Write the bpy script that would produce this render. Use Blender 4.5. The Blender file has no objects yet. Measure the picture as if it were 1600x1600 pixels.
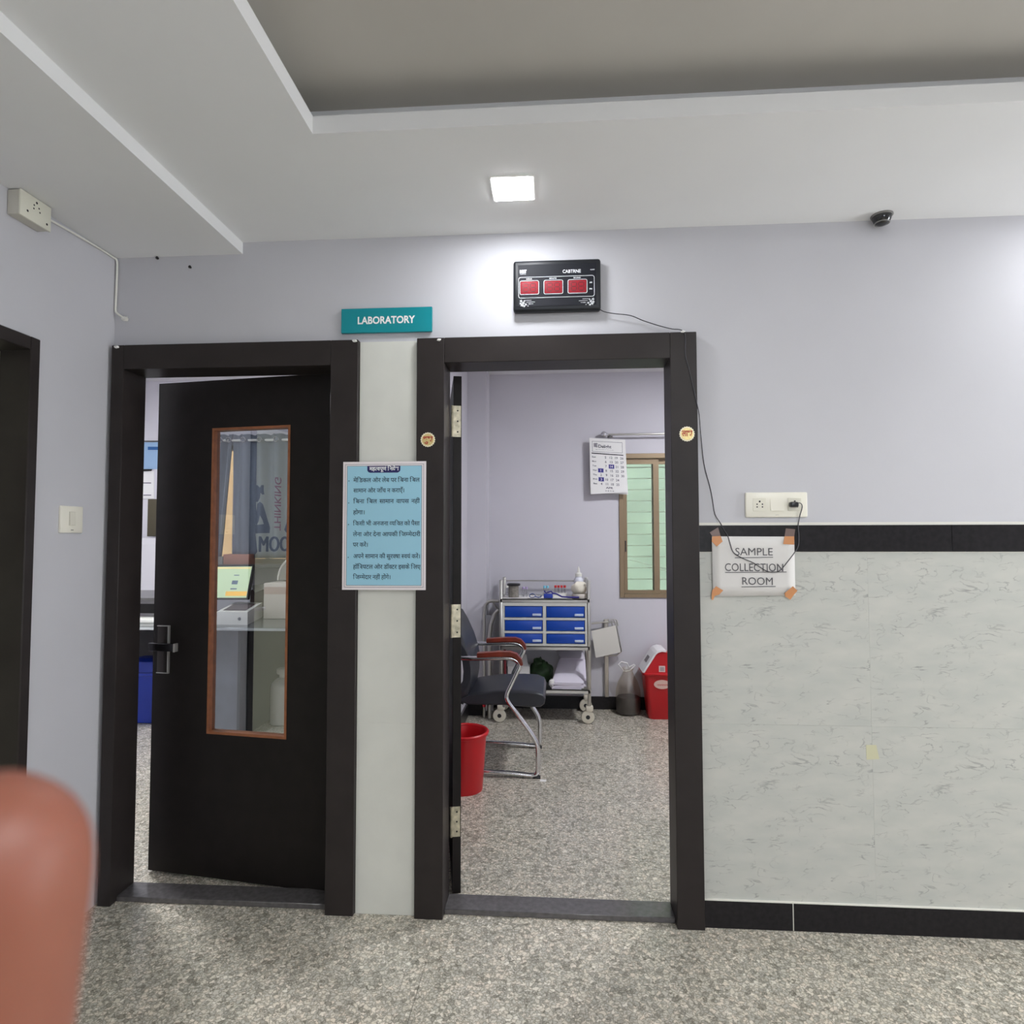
import bpy, bmesh, math, random
from mathutils import Vector, Matrix
random.seed(7)
SC = bpy.context.scene
COL = bpy.context.collection
PI = math.pi

# ------------------------------------------------------------------ camera
F_PX, YAW, PITCH, ROLL = 952.91, 0.0661, 0.0428, -0.0017
CAM = Vector((-0.0099, -2.30, 1.3935))
_fw = Vector((-math.sin(YAW)*math.cos(PITCH), math.cos(YAW)*math.cos(PITCH), math.sin(PITCH)))
_r0 = Vector((math.cos(YAW), math.sin(YAW), 0)); _u0 = _r0.cross(_fw)
_rt = _r0*math.cos(ROLL) + _u0*math.sin(ROLL)
_up = _u0*math.cos(ROLL) - _r0*math.sin(ROLL)
cam_d = bpy.data.cameras.new('camera'); cam = bpy.data.objects.new('camera', cam_d); COL.objects.link(cam)
cam.matrix_world = Matrix(((_rt.x, _up.x, -_fw.x, CAM.x), (_rt.y, _up.y, -_fw.y, CAM.y), (_rt.z, _up.z, -_fw.z, CAM.z), (0, 0, 0, 1)))
cam_d.sensor_width = 36.0; cam_d.sensor_fit = 'HORIZONTAL'
cam_d.lens = F_PX/1600*36.0
cam_d.clip_start = 0.004; cam_d.clip_end = 60
cam_d.dof.use_dof = True; cam_d.dof.focus_distance = 2.7; cam_d.dof.aperture_fstop = 17.5
SC.camera = cam

# ------------------------------------------------------------------ world, light, exposure
w = bpy.data.worlds.new('daylight'); SC.world = w; w.use_nodes = True
bg = w.node_tree.nodes['Background']; bg.inputs[0].default_value = (0.86, 0.93, 1.0, 1); bg.inputs[1].default_value = 6.0
LED = 95.0          # emission of the hall's LED panels
HALL_FILL = 8.0      # added unseen panels that brighten the hall
ROOM_LED = 560.0      # sample collection room
LAB_LED = 820.0       # laboratory
def area_light(name, loc, rot, sx, sy, power, col):
    l = bpy.data.lights.new(name, 'AREA'); l.shape = 'RECTANGLE'; l.size = sx; l.size_y = sy; l.energy = power; l.color = col
    o = bpy.data.objects.new(name, l); COL.objects.link(o); o.location = loc; o.rotation_euler = rot; return o
# added fill for the left wall, through a made-up window out of view
area_light('added_side_fill', (4.36, -.80, 1.35), (0, PI/2, 0), 1.7, 1.2, 50, (0.97, 0.99, 1.0))
SC.view_settings.view_transform = 'Standard'; SC.view_settings.look = 'None'
SC.view_settings.exposure = -0.1; SC.view_settings.gamma = 1.0; SC.view_settings.use_curve_mapping = False
try:
    SC.cycles.use_denoising = True
    SC.cycles.max_bounces = 6; SC.cycles.diffuse_bounces = 4; SC.cycles.glossy_bounces = 3; SC.cycles.transparent_max_bounces = 12
    SC.cycles.sample_clamp_indirect = 6.0
    SC.cycles.caustics_reflective = False; SC.cycles.caustics_refractive = False
except Exception:
    pass

# ------------------------------------------------------------------ helpers
def at(px, py, x=None, y=None, z=None):
    """point of the photograph on a given real plane"""
    r = _rt*((px-800)/F_PX) - _up*((py-800)/F_PX) + _fw
    if y is not None: t = (y-CAM.y)/r.y
    elif x is not None: t = (x-CAM.x)/r.x
    else: t = (z-CAM.z)/r.z
    return CAM + r*t

def lin(c): return tuple((v/12.92 if v <= .04045 else ((v+.055)/1.055)**2.4) for v in [k/255 for k in c])

MATS = {}
def mat(name, rgb, rough=.5, metal=0.0, spec=.5, emit=None, es=0.0, alpha=None, noise=None, bump=None, coat=0):
    """principled material; rgb in 0-255 sRGB; noise=(scale, amount) varies the colour, bump=(scale, strength) adds fine relief"""
    if name in MATS: return MATS[name]
    m = bpy.data.materials.new(name); m.use_nodes = True; nt = m.node_tree
    b = nt.nodes['Principled BSDF']; c = lin(rgb)
    b.inputs['Base Color'].default_value = (*c, 1); b.inputs['Roughness'].default_value = rough
    b.inputs['Metallic'].default_value = metal; b.inputs['Specular IOR Level'].default_value = spec
    if coat: b.inputs['Coat Weight'].default_value = coat; b.inputs['Coat Roughness'].default_value = .08
    if emit: b.inputs['Emission Color'].default_value = (*lin(emit), 1); b.inputs['Emission Strength'].default_value = es
    if noise or bump:
        tc = nt.nodes.new('ShaderNodeTexCoord')
    if noise:
        n = nt.nodes.new('ShaderNodeTexNoise'); n.inputs['Scale'].default_value = noise[0]; n.inputs['Detail'].default_value = 5
        nt.links.new(tc.outputs['Object'], n.inputs['Vector'])
        r = nt.nodes.new('ShaderNodeValToRGB')
        a = noise[1]
        r.color_ramp.elements[0].position = .3; r.color_ramp.elements[1].position = .7
        r.color_ramp.elements[0].color = (*[v*(1-a) for v in c], 1); r.color_ramp.elements[1].color = (*[min(1, v*(1+a)) for v in c], 1)
        nt.links.new(n.outputs['Fac'], r.inputs['Fac']); nt.links.new(r.outputs['Color'], b.inputs['Base Color'])
    if bump:
        n2 = nt.nodes.new('ShaderNodeTexNoise'); n2.inputs['Scale'].default_value = bump[0]; n2.inputs['Detail'].default_value = 6
        nt.links.new(tc.outputs['Object'], n2.inputs['Vector'])
        bp = nt.nodes.new('ShaderNodeBump'); bp.inputs['Strength'].default_value = bump[1]; bp.inputs['Distance'].default_value = .004
        nt.links.new(n2.outputs['Fac'], bp.inputs['Height']); nt.links.new(bp.outputs['Normal'], b.inputs['Normal'])
    MATS[name] = m; return m

def clear_mat(name, tint, refl, rough=0.0):
    """see-through sheet: tinted transparency mixed with a mirror-like share"""
    if name in MATS: return MATS[name]
    m = bpy.data.materials.new(name); m.use_nodes = True; nt = m.node_tree
    nt.nodes.remove(nt.nodes['Principled BSDF'])
    out = nt.nodes['Material Output']; tr = nt.nodes.new('ShaderNodeBsdfTransparent'); gl = nt.nodes.new('ShaderNodeBsdfGlossy'); mx = nt.nodes.new('ShaderNodeMixShader')
    tr.inputs[0].default_value = (*lin(tint), 1); gl.inputs['Roughness'].default_value = rough; mx.inputs[0].default_value = refl
    nt.links.new(tr.outputs[0], mx.inputs[1]); nt.links.new(gl.outputs[0], mx.inputs[2]); nt.links.new(mx.outputs[0], out.inputs[0])
    MATS[name] = m; return m

WO = {}
class MB:
    def __init__(s): s.v = []; s.f = []; s.sm = []
    def add(s, vs, fs, smooth=False):
        b = len(s.v); s.v += [Vector(q) for q in vs]; s.f += [tuple(i+b for i in f) for f in fs]; s.sm += [smooth]*len(fs); return s
    def box(s, x0, x1, y0, y1, z0, z1, bev=0.0, seg=2):
        if x0 > x1: x0, x1 = x1, x0
        if y0 > y1: y0, y1 = y1, y0
        if z0 > z1: z0, z1 = z1, z0
        if bev <= 0:
            return s.add([(x0,y0,z0),(x1,y0,z0),(x1,y1,z0),(x0,y1,z0),(x0,y0,z1),(x1,y0,z1),(x1,y1,z1),(x0,y1,z1)],
                         [(3,2,1,0),(4,5,6,7),(0,1,5,4),(1,2,6,5),(2,3,7,6),(3,0,4,7)])
        bm = bmesh.new(); bmesh.ops.create_cube(bm, size=1)
        for q in bm.verts: q.co = Vector(((x0+x1)/2+q.co.x*(x1-x0), (y0+y1)/2+q.co.y*(y1-y0), (z0+z1)/2+q.co.z*(z1-z0)))
        bmesh.ops.bevel(bm, geom=bm.edges[:], offset=min(bev, (x1-x0)*.49, (y1-y0)*.49, (z1-z0)*.49), segments=seg, profile=.5, affect='EDGES', clamp_overlap=True)
        bm.verts.index_update()
        s.add([q.co.copy() for q in bm.verts], [[q.index for q in f.verts] for f in bm.faces], True); bm.free(); return s
    def tube(s, pts, r, seg=10, closed=False, caps=True, flat=1.0):
        pts = [Vector(p) for p in pts]; n = len(pts); rr = r if isinstance(r, (list, tuple)) else [r]*n
        rings = []; prev = None
        for i in range(n):
            if closed: t = pts[(i+1) % n]-pts[i-1]
            else: t = pts[min(i+1, n-1)]-pts[max(i-1, 0)]
            if t.length < 1e-9: t = Vector((0,0,1))
            t.normalize()
            if prev is None:
                a = Vector((0,0,1)) if abs(t.z) < .9 else Vector((1,0,0)); u = t.cross(a).normalized()
            else:
                u = (prev - t*prev.dot(t)); u = u.normalized() if u.length > 1e-6 else t.orthogonal().normalized()
            prev = u; v = t.cross(u)
            rings.append([pts[i]+u*(rr[i]*math.cos(2*PI*k/seg))+v*(rr[i]*flat*math.sin(2*PI*k/seg)) for k in range(seg)])
        vs = [p for R in rings for p in R]; fs = []
        for i in range(n if closed else n-1):
            for k in range(seg):
                a = i*seg+k; b = i*seg+(k+1) % seg; j = (i+1) % n
                fs.append((a, b, j*seg+(k+1) % seg, j*seg+k))
        s.add(vs, fs, True)
        if caps and not closed:
            s.add(rings[0], [tuple(reversed(range(seg)))]); s.add(rings[-1], [tuple(range(seg))])
        return s
    def cyl(s, p0, p1, r, seg=16, r1=None): return s.tube([p0, p1], [r, r if r1 is None else r1], seg)
    def lathe(s, prof, c=(0,0,0), seg=24, sx=1.0, sy=1.0, axis='z'):
        """profile [(radius, height)...] turned round an axis"""
        c = Vector(c); vs = []; n = len(prof)
        for r, h in prof:
            for k in range(seg):
                a = 2*PI*k/seg; x, y = r*sx*math.cos(a), r*sy*math.sin(a)
                q = (x, y, h) if axis == 'z' else ((x, -h, y) if axis == 'y' else (h, x, y))
                vs.append(c+Vector(q))
        fs = [(i*seg+k, i*seg+(k+1) % seg, (i+1)*seg+(k+1) % seg, (i+1)*seg+k) for i in range(n-1) for k in range(seg)]
        return s.add(vs, fs, True)
    def prism(s, poly, d, close=True):
        """polygon (3D points, planar) pushed along vector d"""
        d = Vector(d); n = len(poly); vs = [Vector(p) for p in poly]+[Vector(p)+d for p in poly]
        return s.add(vs, [tuple(range(n)), tuple(reversed(range(n, 2*n)))]+[(i, i+n, (i+1) % n+n, (i+1) % n) for i in range(n)])
    def xf(s, M): s.v = [M @ q for q in s.v]; return s
    def build(s, name, m=None, parent=None, local=False, subd=0):
        off = Vector((0,0,0)) if (local or parent is None) else WO.get(parent, Vector((0,0,0)))
        me = bpy.data.meshes.new(name); me.from_pydata([q-off for q in s.v], [], s.f)
        bm = bmesh.new(); bm.from_mesh(me); bmesh.ops.recalc_face_normals(bm, faces=bm.faces[:]); bm.to_mesh(me); bm.free()
        me.polygons.foreach_set('use_smooth', s.sm); me.update()
        o = bpy.data.objects.new(name, me); COL.objects.link(o)
        if m: me.materials.append(m)
        if parent is not None: o.parent = parent
        WO[o] = WO.get(parent, Vector((0,0,0))) if parent is not None else Vector((0,0,0))
        if any(s.sm):
            try: me.set_sharp_from_angle(angle=math.radians(38))
            except Exception: pass
        if subd:
            k = o.modifiers.new('sub', 'SUBSURF'); k.levels = subd; k.render_levels = subd
        return o

def tag(o, label=None, cat=None, group=None, kind=None):
    if label: o['label'] = label
    if cat: o['category'] = cat
    if group: o['group'] = group
    if kind: o['kind'] = kind
    return o
def thing(name, label, cat, loc=(0,0,0), rotz=0, group=None, kind=None):
    o = bpy.data.objects.new(name, None); COL.objects.link(o); o.empty_display_size = .05
    o.location = loc; o.rotation_euler = (0,0,rotz); WO[o] = Vector(loc)
    return tag(o, label, cat, group, kind)
def struct(o, label=None): return tag(o, label, None, None, 'structure')
def box(*a, **k): return MB().box(*a, **k)
def tube(*a, **k): return MB().tube(*a, **k)

# --- lettering ------------------------------------------------------------
def text_raw(body, size=1.0, bold=0.0, spacing=1.0):
    c = bpy.data.curves.new('lettering', 'FONT'); c.body = body; c.size = size; c.offset = bold; c.space_character = spacing; c.resolution_u = 3
    o = bpy.data.objects.new('lettering', c); COL.objects.link(o)
    dg = bpy.context.evaluated_depsgraph_get(); dg.update()
    me = bpy.data.meshes.new_from_object(o.evaluated_get(dg))
    vs = [q.co.copy() for q in me.vertices]; fs = [tuple(p.vertices) for p in me.polygons]
    bpy.data.objects.remove(o); bpy.data.curves.remove(c); bpy.data.meshes.remove(me)
    return vs, fs
def ext(vs): return (min(q.x for q in vs), max(q.x for q in vs), min(q.y for q in vs), max(q.y for q in vs))
def place_text(mb, vs, fs, org, R, U, N, lift=.0007):
    org, R, U, N = Vector(org), Vector(R), Vector(U), Vector(N)
    mb.add([org+R*q.x+U*q.y+N*lift for q in vs], fs); return mb
def text_fit(mb, body, org, R, U, N, width=None, height=None, bold=0.0, align='c', lift=.0007, size=None):
    """lettering fitted to a width and/or cap height; org = centre (or left middle) of the line"""
    vs, fs = text_raw(body, 1.0, bold)
    if not vs: return mb
    x0, x1, y0, y1 = ext(vs)
    if size: sx = sy = size
    else:
        sx = width/(x1-x0) if width else None; sy = height/(y1-y0) if height else None
        if sx is None: sx = sy
        if sy is None: sy = sx
    ox = {'c': (x0+x1)/2, 'l': x0, 'r': x1}[align]; oy = (y0+y1)/2 if not size else .33
    return place_text(mb, [Vector(((q.x-ox)*sx, (q.y-oy)*sy, 0)) for q in vs], fs, org, R, U, N, lift)
# Devanagari: vowel sign i goes before its cluster, joined consonants take half forms
_CONS = set('कखगघचछजझटठडढणतथदधनपफबभमयरलवशषसह')
_wcache = {}
def _adv(ch):
    if ch not in _wcache:
        a = ext(text_raw('।'+ch+'।', 1.0)[0])[1]; b = ext(text_raw('।।', 1.0)[0])[1]; _wcache[ch] = a-b
    return _wcache[ch]
def deva_word(word, bold):
    """list of clusters -> mesh of one word at size 1, returns verts, faces, width"""
    out = []; i = 0; n = len(word)
    while i < n:
        ch = word[i]
        if ch in _CONS:
            half = []; reph = False
            while i+1 < n and word[i+1] == '\u094d' and i+2 < n and word[i+2] in _CONS:
                if word[i] == 'र' and not half: reph = True
                else: half.append(word[i])
                i += 2
            base = word[i]; i += 1; signs = ''
            while i < n and not (word[i] in _CONS) and '\u0900' <= word[i] <= '\u0957' and (word[i] in '\u0901\u0902\u0903' or '\u093e' <= word[i] <= '\u094c'):
                signs += word[i]; i += 1
            if '\u093f' in signs: out.append(('full', '\u093f')); signs = signs.replace('\u093f', '')
            for h in half: out.append(('half', h))
            out.append(('full', base+signs))
            if reph: out.append(('reph', ''))
        else:
            j = i+1
            while j < n and word[j] not in _CONS and word[j] in '\u0901\u0902': j += 1
            out.append(('full', word[i:j])); i = j
    V, Fc, x = [], [], 0.0
    for kind, s in out:
        if kind == 'reph':
            pts = []
            for k in range(9):
                a = PI*1.05*k/8+PI*.35; pts.append((x-.06+.085*math.cos(a), .80+.085*math.sin(a)))
            b = len(V)
            for k, (qx, qy) in enumerate(pts):
                cx, cy = x-.06, .80; dx, dy = qx-cx, qy-cy; V += [Vector((cx+dx*.68, cy+dy*.68, 0)), Vector((cx+dx*1.15, cy+dy*1.15, 0))]
            Fc += [(b+2*k, b+2*k+1, b+2*k+3, b+2*k+2) for k in range(8)]
            continue
        w_ = _adv(s) if kind == 'full' else _adv(s)
        vs, fs = text_raw(s, 1.0, bold)
        if kind == 'half':
            cut = w_*.66; bm = bmesh.new(); bv = [bm.verts.new(q) for q in vs]
            for f in fs:
                try: bm.faces.new([bv[k] for k in f])
                except Exception: pass
            bmesh.ops.bisect_plane(bm, geom=bm.verts[:]+bm.edges[:]+bm.faces[:], plane_co=(cut,0,0), plane_no=(1,0,0), clear_outer=True)
            bm.verts.index_update(); vs = [q.co.copy() for q in bm.verts]; fs = [tuple(q.index for q in f.verts) for f in bm.faces]; bm.free(); w_ = cut
        b = len(V); V += [q+Vector((x,0,0)) for q in vs]; Fc += [tuple(k+b for k in f) for f in fs]; x += w_
    return V, Fc, x
def deva_line(mb, line, x0, x1, org, R, U, N, size, bold=0.0, lift=.0007, squeeze=True):
    """words spread between x0 and x1 (metres along R from org), baseline at org"""
    ws = [deva_word(q, bold) for q in line.split()]
    tot = sum(q[2] for q in ws)*size; room = x1-x0; gaps = len(ws)-1
    sx = size
    if gaps == 0 or tot+gaps*.22*size > room: sx = size*room/(tot+gaps*.26*size); tot = sum(q[2] for q in ws)*sx
    g = (room-tot)/gaps if gaps else 0
    x = x0
    for V, Fc, wd in ws:
        place_text(mb, [Vector((x+q.x*sx, q.y*size, 0)) for q in V], Fc, org, R, U, N, lift); x += wd*sx+g
    return mb
XR, ZU, NF = (1,0,0), (0,0,1), (0,-1,0)      # lettering frame of things on the front wall

# ------------------------------------------------------------------ surface materials
def wall_paint(name, rgb, rough=.62, spec=.35):
    m = mat(name, rgb, rough, spec=spec, noise=(1.6, .035), bump=(260, .05)); return m
M_WALL = wall_paint('lavender_wall_paint', (201, 200, 205))
M_CEIL = mat('ceiling_paint', (238, 238, 238), .75, spec=.2, noise=(2.0, .02))
M_ROOM_CEIL = mat('room_ceiling_paint', (236, 234, 236), .8, spec=.2)
M_ROOMW = wall_paint('room_wall_paint', (210, 207, 214))
M_LABW = wall_paint('laboratory_wall_paint', (216, 213, 219))

def granite_floor():
    m = bpy.data.materials.new('granite_floor'); m.use_nodes = True; nt = m.node_tree; N = nt.nodes; L = nt.links
    b = N['Principled BSDF']; b.inputs['Roughness'].default_value = .22; b.inputs['Specular IOR Level'].default_value = .45
    tc = N.new('ShaderNodeTexCoord')
    wn = N.new('ShaderNodeTexNoise'); wn.inputs['Scale'].default_value = 70; wn.inputs['Detail'].default_value = 3
    mx = N.new('ShaderNodeMixRGB'); mx.blend_type = 'LINEAR_LIGHT'; mx.inputs[0].default_value = .014
    L.new(tc.outputs['Object'], wn.inputs['Vector']); L.new(tc.outputs['Object'], mx.inputs[1]); L.new(wn.outputs['Color'], mx.inputs[2])
    vo = N.new('ShaderNodeTexVoronoi'); vo.inputs['Scale'].default_value = 74; L.new(mx.outputs[0], vo.inputs['Vector'])
    ve = N.new('ShaderNodeTexVoronoi'); ve.feature = 'DISTANCE_TO_EDGE'; ve.inputs['Scale'].default_value = 74; L.new(mx.outputs[0], ve.inputs['Vector'])
    sep = N.new('ShaderNodeSeparateColor'); L.new(vo.outputs['Color'], sep.inputs[0])
    r = N.new('ShaderNodeValToRGB'); cr = r.color_ramp; cr.elements[0].position = 0; cr.elements[0].color = (*lin((160,157,149)),1)
    cr.elements[1].position = 1; cr.elements[1].color = (*lin((244,242,236)),1)
    for p, c in ((.16,(190,188,181)),(.42,(212,209,202)),(.68,(226,222,212)),(.86,(232,224,214))):
        e = cr.elements.new(p); e.color = (*lin(c),1)
    L.new(sep.outputs[0], r.inputs[0])
    er = N.new('ShaderNodeValToRGB'); er.color_ramp.elements[0].position = 0; er.color_ramp.elements[1].position = .2
    er.color_ramp.elements[0].color = (*lin((156,154,147)),1); er.color_ramp.elements[1].color = (1,1,1,1); L.new(ve.outputs['Distance'], er.inputs[0])
    mu = N.new('ShaderNodeMixRGB'); mu.blend_type = 'MULTIPLY'; mu.inputs[0].default_value = .8; L.new(r.outputs[0], mu.inputs[1]); L.new(er.outputs[0], mu.inputs[2])
    # broad tint patches
    bn = N.new('ShaderNodeTexNoise'); bn.inputs['Scale'].default_value = 5; bn.inputs['Detail'].default_value = 3; L.new(tc.outputs['Object'], bn.inputs['Vector'])
    br = N.new('ShaderNodeValToRGB'); br.color_ramp.elements[0].position = .35; br.color_ramp.elements[1].position = .68
    br.color_ramp.elements[0].color = (*lin((238,235,228)),1); br.color_ramp.elements[1].color = (*lin((255,249,241)),1); L.new(bn.outputs['Fac'], br.inputs[0])
    m2 = N.new('ShaderNodeMixRGB'); m2.blend_type = 'MULTIPLY'; m2.inputs[0].default_value = 1; L.new(mu.outputs[0], m2.inputs[1]); L.new(br.outputs[0], m2.inputs[2])
    # dark mica specks
    sp = N.new('ShaderNodeTexVoronoi'); sp.inputs['Scale'].default_value = 30; L.new(mx.outputs[0], sp.inputs['Vector'])
    sr = N.new('ShaderNodeValToRGB'); sr.color_ramp.elements[0].position = .05; sr.color_ramp.elements[1].position = .11
    sr.color_ramp.elements[0].color = (*lin((95,90,84)),1); sr.color_ramp.elements[1].color = (1,1,1,1); L.new(sp.outputs['Distance'], sr.inputs[0])
    m3 = N.new('ShaderNodeMixRGB'); m3.blend_type = 'MULTIPLY'; m3.inputs[0].default_value = .55; L.new(m2.outputs[0], m3.inputs[1]); L.new(sr.outputs[0], m3.inputs[2])
    L.new(m3.outputs[0], b.inputs['Base Color'])
    return m
M_FLOOR = granite_floor()

def tile_mat():
    m = bpy.data.materials.new('veined_wall_tile'); m.use_nodes = True; nt = m.node_tree; N = nt.nodes; L = nt.links
    b = N['Principled BSDF']; b.inputs['Roughness'].default_value = .3; b.inputs['Specular IOR Level'].default_value = .35
    tc = N.new('ShaderNodeTexCoord')
    mp = N.new('ShaderNodeMapping'); mp.inputs['Rotation'].default_value = (0, -.7, 0); mp.inputs['Scale'].default_value = (1, 1, 2.4); L.new(tc.outputs['Object'], mp.inputs['Vector'])
    n1 = N.new('ShaderNodeTexNoise'); n1.inputs['Scale'].default_value = 11; n1.inputs['Detail'].default_value = 6; n1.inputs['Distortion'].default_value = .55; L.new(mp.outputs[0], n1.inputs['Vector'])
    s = N.new('ShaderNodeMath'); s.operation = 'SUBTRACT'; s.inputs[1].default_value = .5; L.new(n1.outputs['Fac'], s.inputs[0])
    a = N.new('ShaderNodeMath'); a.operation = 'ABSOLUTE'; L.new(s.outputs[0], a.inputs[0])
    r = N.new('ShaderNodeValToRGB'); r.color_ramp.elements[0].position = 0; r.color_ramp.elements[1].position = .02
    r.color_ramp.elements[0].color = (1,1,1,1); r.color_ramp.elements[1].color = (0,0,0,1); L.new(a.outputs[0], r.inputs[0])
    n2 = N.new('ShaderNodeTexNoise'); n2.inputs['Scale'].default_value = 14; n2.inputs['Detail'].default_value = 2; L.new(tc.outputs['Object'], n2.inputs['Vector'])
    r2 = N.new('ShaderNodeValToRGB'); r2.color_ramp.elements[0].position = .45; r2.color_ramp.elements[1].position = .66
    r2.color_ramp.elements[0].color = (0,0,0,1); r2.color_ramp.elements[1].color = (1,1,1,1); L.new(n2.outputs['Fac'], r2.inputs[0])
    vm = N.new('ShaderNodeMath'); vm.operation = 'MULTIPLY'; L.new(r.outputs[0], vm.inputs[0]); L.new(r2.outputs[0], vm.inputs[1])
    n3 = N.new('ShaderNodeTexNoise'); n3.inputs['Scale'].default_value = 7; n3.inputs['Detail'].default_value = 6; L.new(mp.outputs[0], n3.inputs['Vector'])
    base = N.new('ShaderNodeValToRGB'); base.color_ramp.elements[0].position = .3; base.color_ramp.elements[1].position = .72
    base.color_ramp.elements[0].color = (*lin((190,192,186)),1); base.color_ramp.elements[1].color = (*lin((203,202,195)),1); L.new(n3.outputs['Fac'], base.inputs[0])
    mx = N.new('ShaderNodeMixRGB'); mx.inputs[2].default_value = (*lin((140,140,138)),1); L.new(vm.outputs[0], mx.inputs[0]); L.new(base.outputs[0], mx.inputs[1])
    sc = N.new('ShaderNodeMath'); sc.operation = 'MULTIPLY'; sc.inputs[1].default_value = .8; L.new(vm.outputs[0], sc.inputs[0]); L.new(sc.outputs[0], mx.inputs[0])
    L.new(mx.outputs[0], b.inputs['Base Color'])
    return m
M_TILE = tile_mat()
M_PLAINTILE = mat('plain_pillar_tile', (222, 222, 214), .35, spec=.4, noise=(9, .03))
M_BLACKG = mat('black_granite', (36, 34, 36), .3, spec=.2, noise=(60, .25))
M_SILLG = mat('grey_black_granite_sill', (92, 89, 90), .16, spec=.6, noise=(50, .2))
M_FRAME = mat('dark_brown_laminate', (48, 43, 42), .42, spec=.22, noise=(9, .14), bump=(60, .05))
M_LEAF = mat('near_black_veneer', (30, 26, 25), .45, spec=.2, noise=(14, .16), bump=(90, .04))
M_WHITE = mat('white_plastic', (236, 234, 226), .35)
M_IVORY = mat('ivory_switch_plastic', (240, 236, 222), .3)
M_GROUT = mat('white_grout', (232, 229, 220), .7)
M_DARK = mat('dark_hole', (20, 19, 19), .6)
M_BLACKP = mat('black_plastic', (24, 25, 28), .3)
M_CHROME = mat('chrome', (225, 225, 228), .12, 1.0)
M_STEEL = mat('stainless_steel', (200, 197, 192), .28, 1.0)
M_PAPER = mat('white_paper', (240, 238, 236), .8, spec=.2)

# ------------------------------------------------------------------ dimensions (metres)
XL = -1.756                         # left wall
X0, X1, X2, X3 = -1.741, -.7506, -.5224, .5251          # outer edges of the two door frames
X0I, X1I, X2I, X3I = -1.690, -.858, -.4166, .4283       # their openings
ZT, ZTI = 2.156, 2.0592
ZC, ZL = 2.569, 2.522
FP, JD = -.034, .100                # frame front, frame back
WT = .115                           # wall thickness
HX1, HY0 = 4.4, -6.5                # hall extents
YB = 2.777                          # rear wall of the two rooms
ZR = 2.773                          # rooms' ceiling

# ------------------------------------------------------------------ setting: floor
fl = struct(box(-4.2, HX1+.2, HY0-.2, YB+.3, -.12, -.012).build('floor', mat('mortar_bed', (120,116,108), .9)))
xs = [-4.2, -2.26, -.432, 1.396, 3.2, HX1+.2]
ys = [HY0-.2, -4.6, -2.75, -.9+.0, .055, 1.45, YB+.3]
for i in range(len(xs)-1):
    for j in range(len(ys)-1):
        box(xs[i]+.0007, xs[i+1]-.0007, ys[j]+.0007, ys[j+1]-.0007, -.012, 0).build('floor_slab', M_FLOOR, fl)

# front wall with its two doorways
wf = MB()
wf.box(XL-.12, X0I-.03, 0, WT, 0, ZR+.2); wf.box(X1I+.03, X2I-.03, 0, WT, 0, ZR+.2); wf.box(X3I+.03, HX1+.2, 0, WT, 0, ZR+.2)
wf.box(X0I-.03, X1I+.03, 0, WT, ZTI+.03, ZR+.2); wf.box(X2I-.03, X3I+.03, 0, WT, ZTI+.03, ZR+.2); wf.box(-4.2, XL-.12, 0, WT, 0, ZR+.2)
wall_front = struct(wf.build('wall_front', M_WALL))
# pillar tiles between the frames
for z0, z1 in ((.0, .70), (.7, 1.40), (1.4, ZT-.004)):
    box(X1+.002, X2-.002, -.014, 0, z0+.0003, z1).build('pillar_tile', M_PLAINTILE, wall_front)
# dado tiles, two rows
tz = [.098, .719, 1.339]
tx = [X3+.001, 1.126, 1.726, 2.326, 2.926, 3.526, HX1-.002]
for i in range(len(tx)-1):
    for j in range(2):
        t = MB().box(-.3+0, -.3+(tx[i+1]-tx[i])-.0004, -.009, 0, -.31, -.31+(tz[j+1]-tz[j])-.0004)
        o = t.build('wall_tile', M_TILE, wall_front); o.location = (tx[i]+.3, 0, tz[j]+.31)
# black granite strip above the dado and its white joints
sx_ = [X3+.001, 1.42, 2.9, HX1-.002]
tr = struct(thing('trim_1', None, None, (X3, 0, 1.34)))
for i in range(3): box(sx_[i], sx_[i+1]-.0015, -.013, 0, 1.3425, 1.4385).build('granite_strip', M_BLACKG, tr)
jn = MB(); jn.box(X3+.001, HX1-.002, -.009, 0, 1.4388, 1.449); jn.box(X3+.001, HX1-.002, -.0085, 0, 1.338, 1.3425)
jn.build('white_joint', M_GROUT, tr)
# skirting
bx_ = [X3+.001, .837, 2.3, HX1-.002]
bs = struct(thing('baseboard_front', None, None, (X3, 0, 0)))
for i in range(3): box(bx_[i]+.0015, bx_[i+1]-.0015, -.017, 0, .0, .0955, bev=.0015, seg=1).build('granite_skirting', M_BLACKG, bs)
jn = MB(); jn.box(.8355, .8385, -.0155, 0, .001, .095); jn.box(X3+.001, HX1-.002, -.0165, 0, .0955, .099); jn.build('white_joint', M_GROUT, bs)

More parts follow.
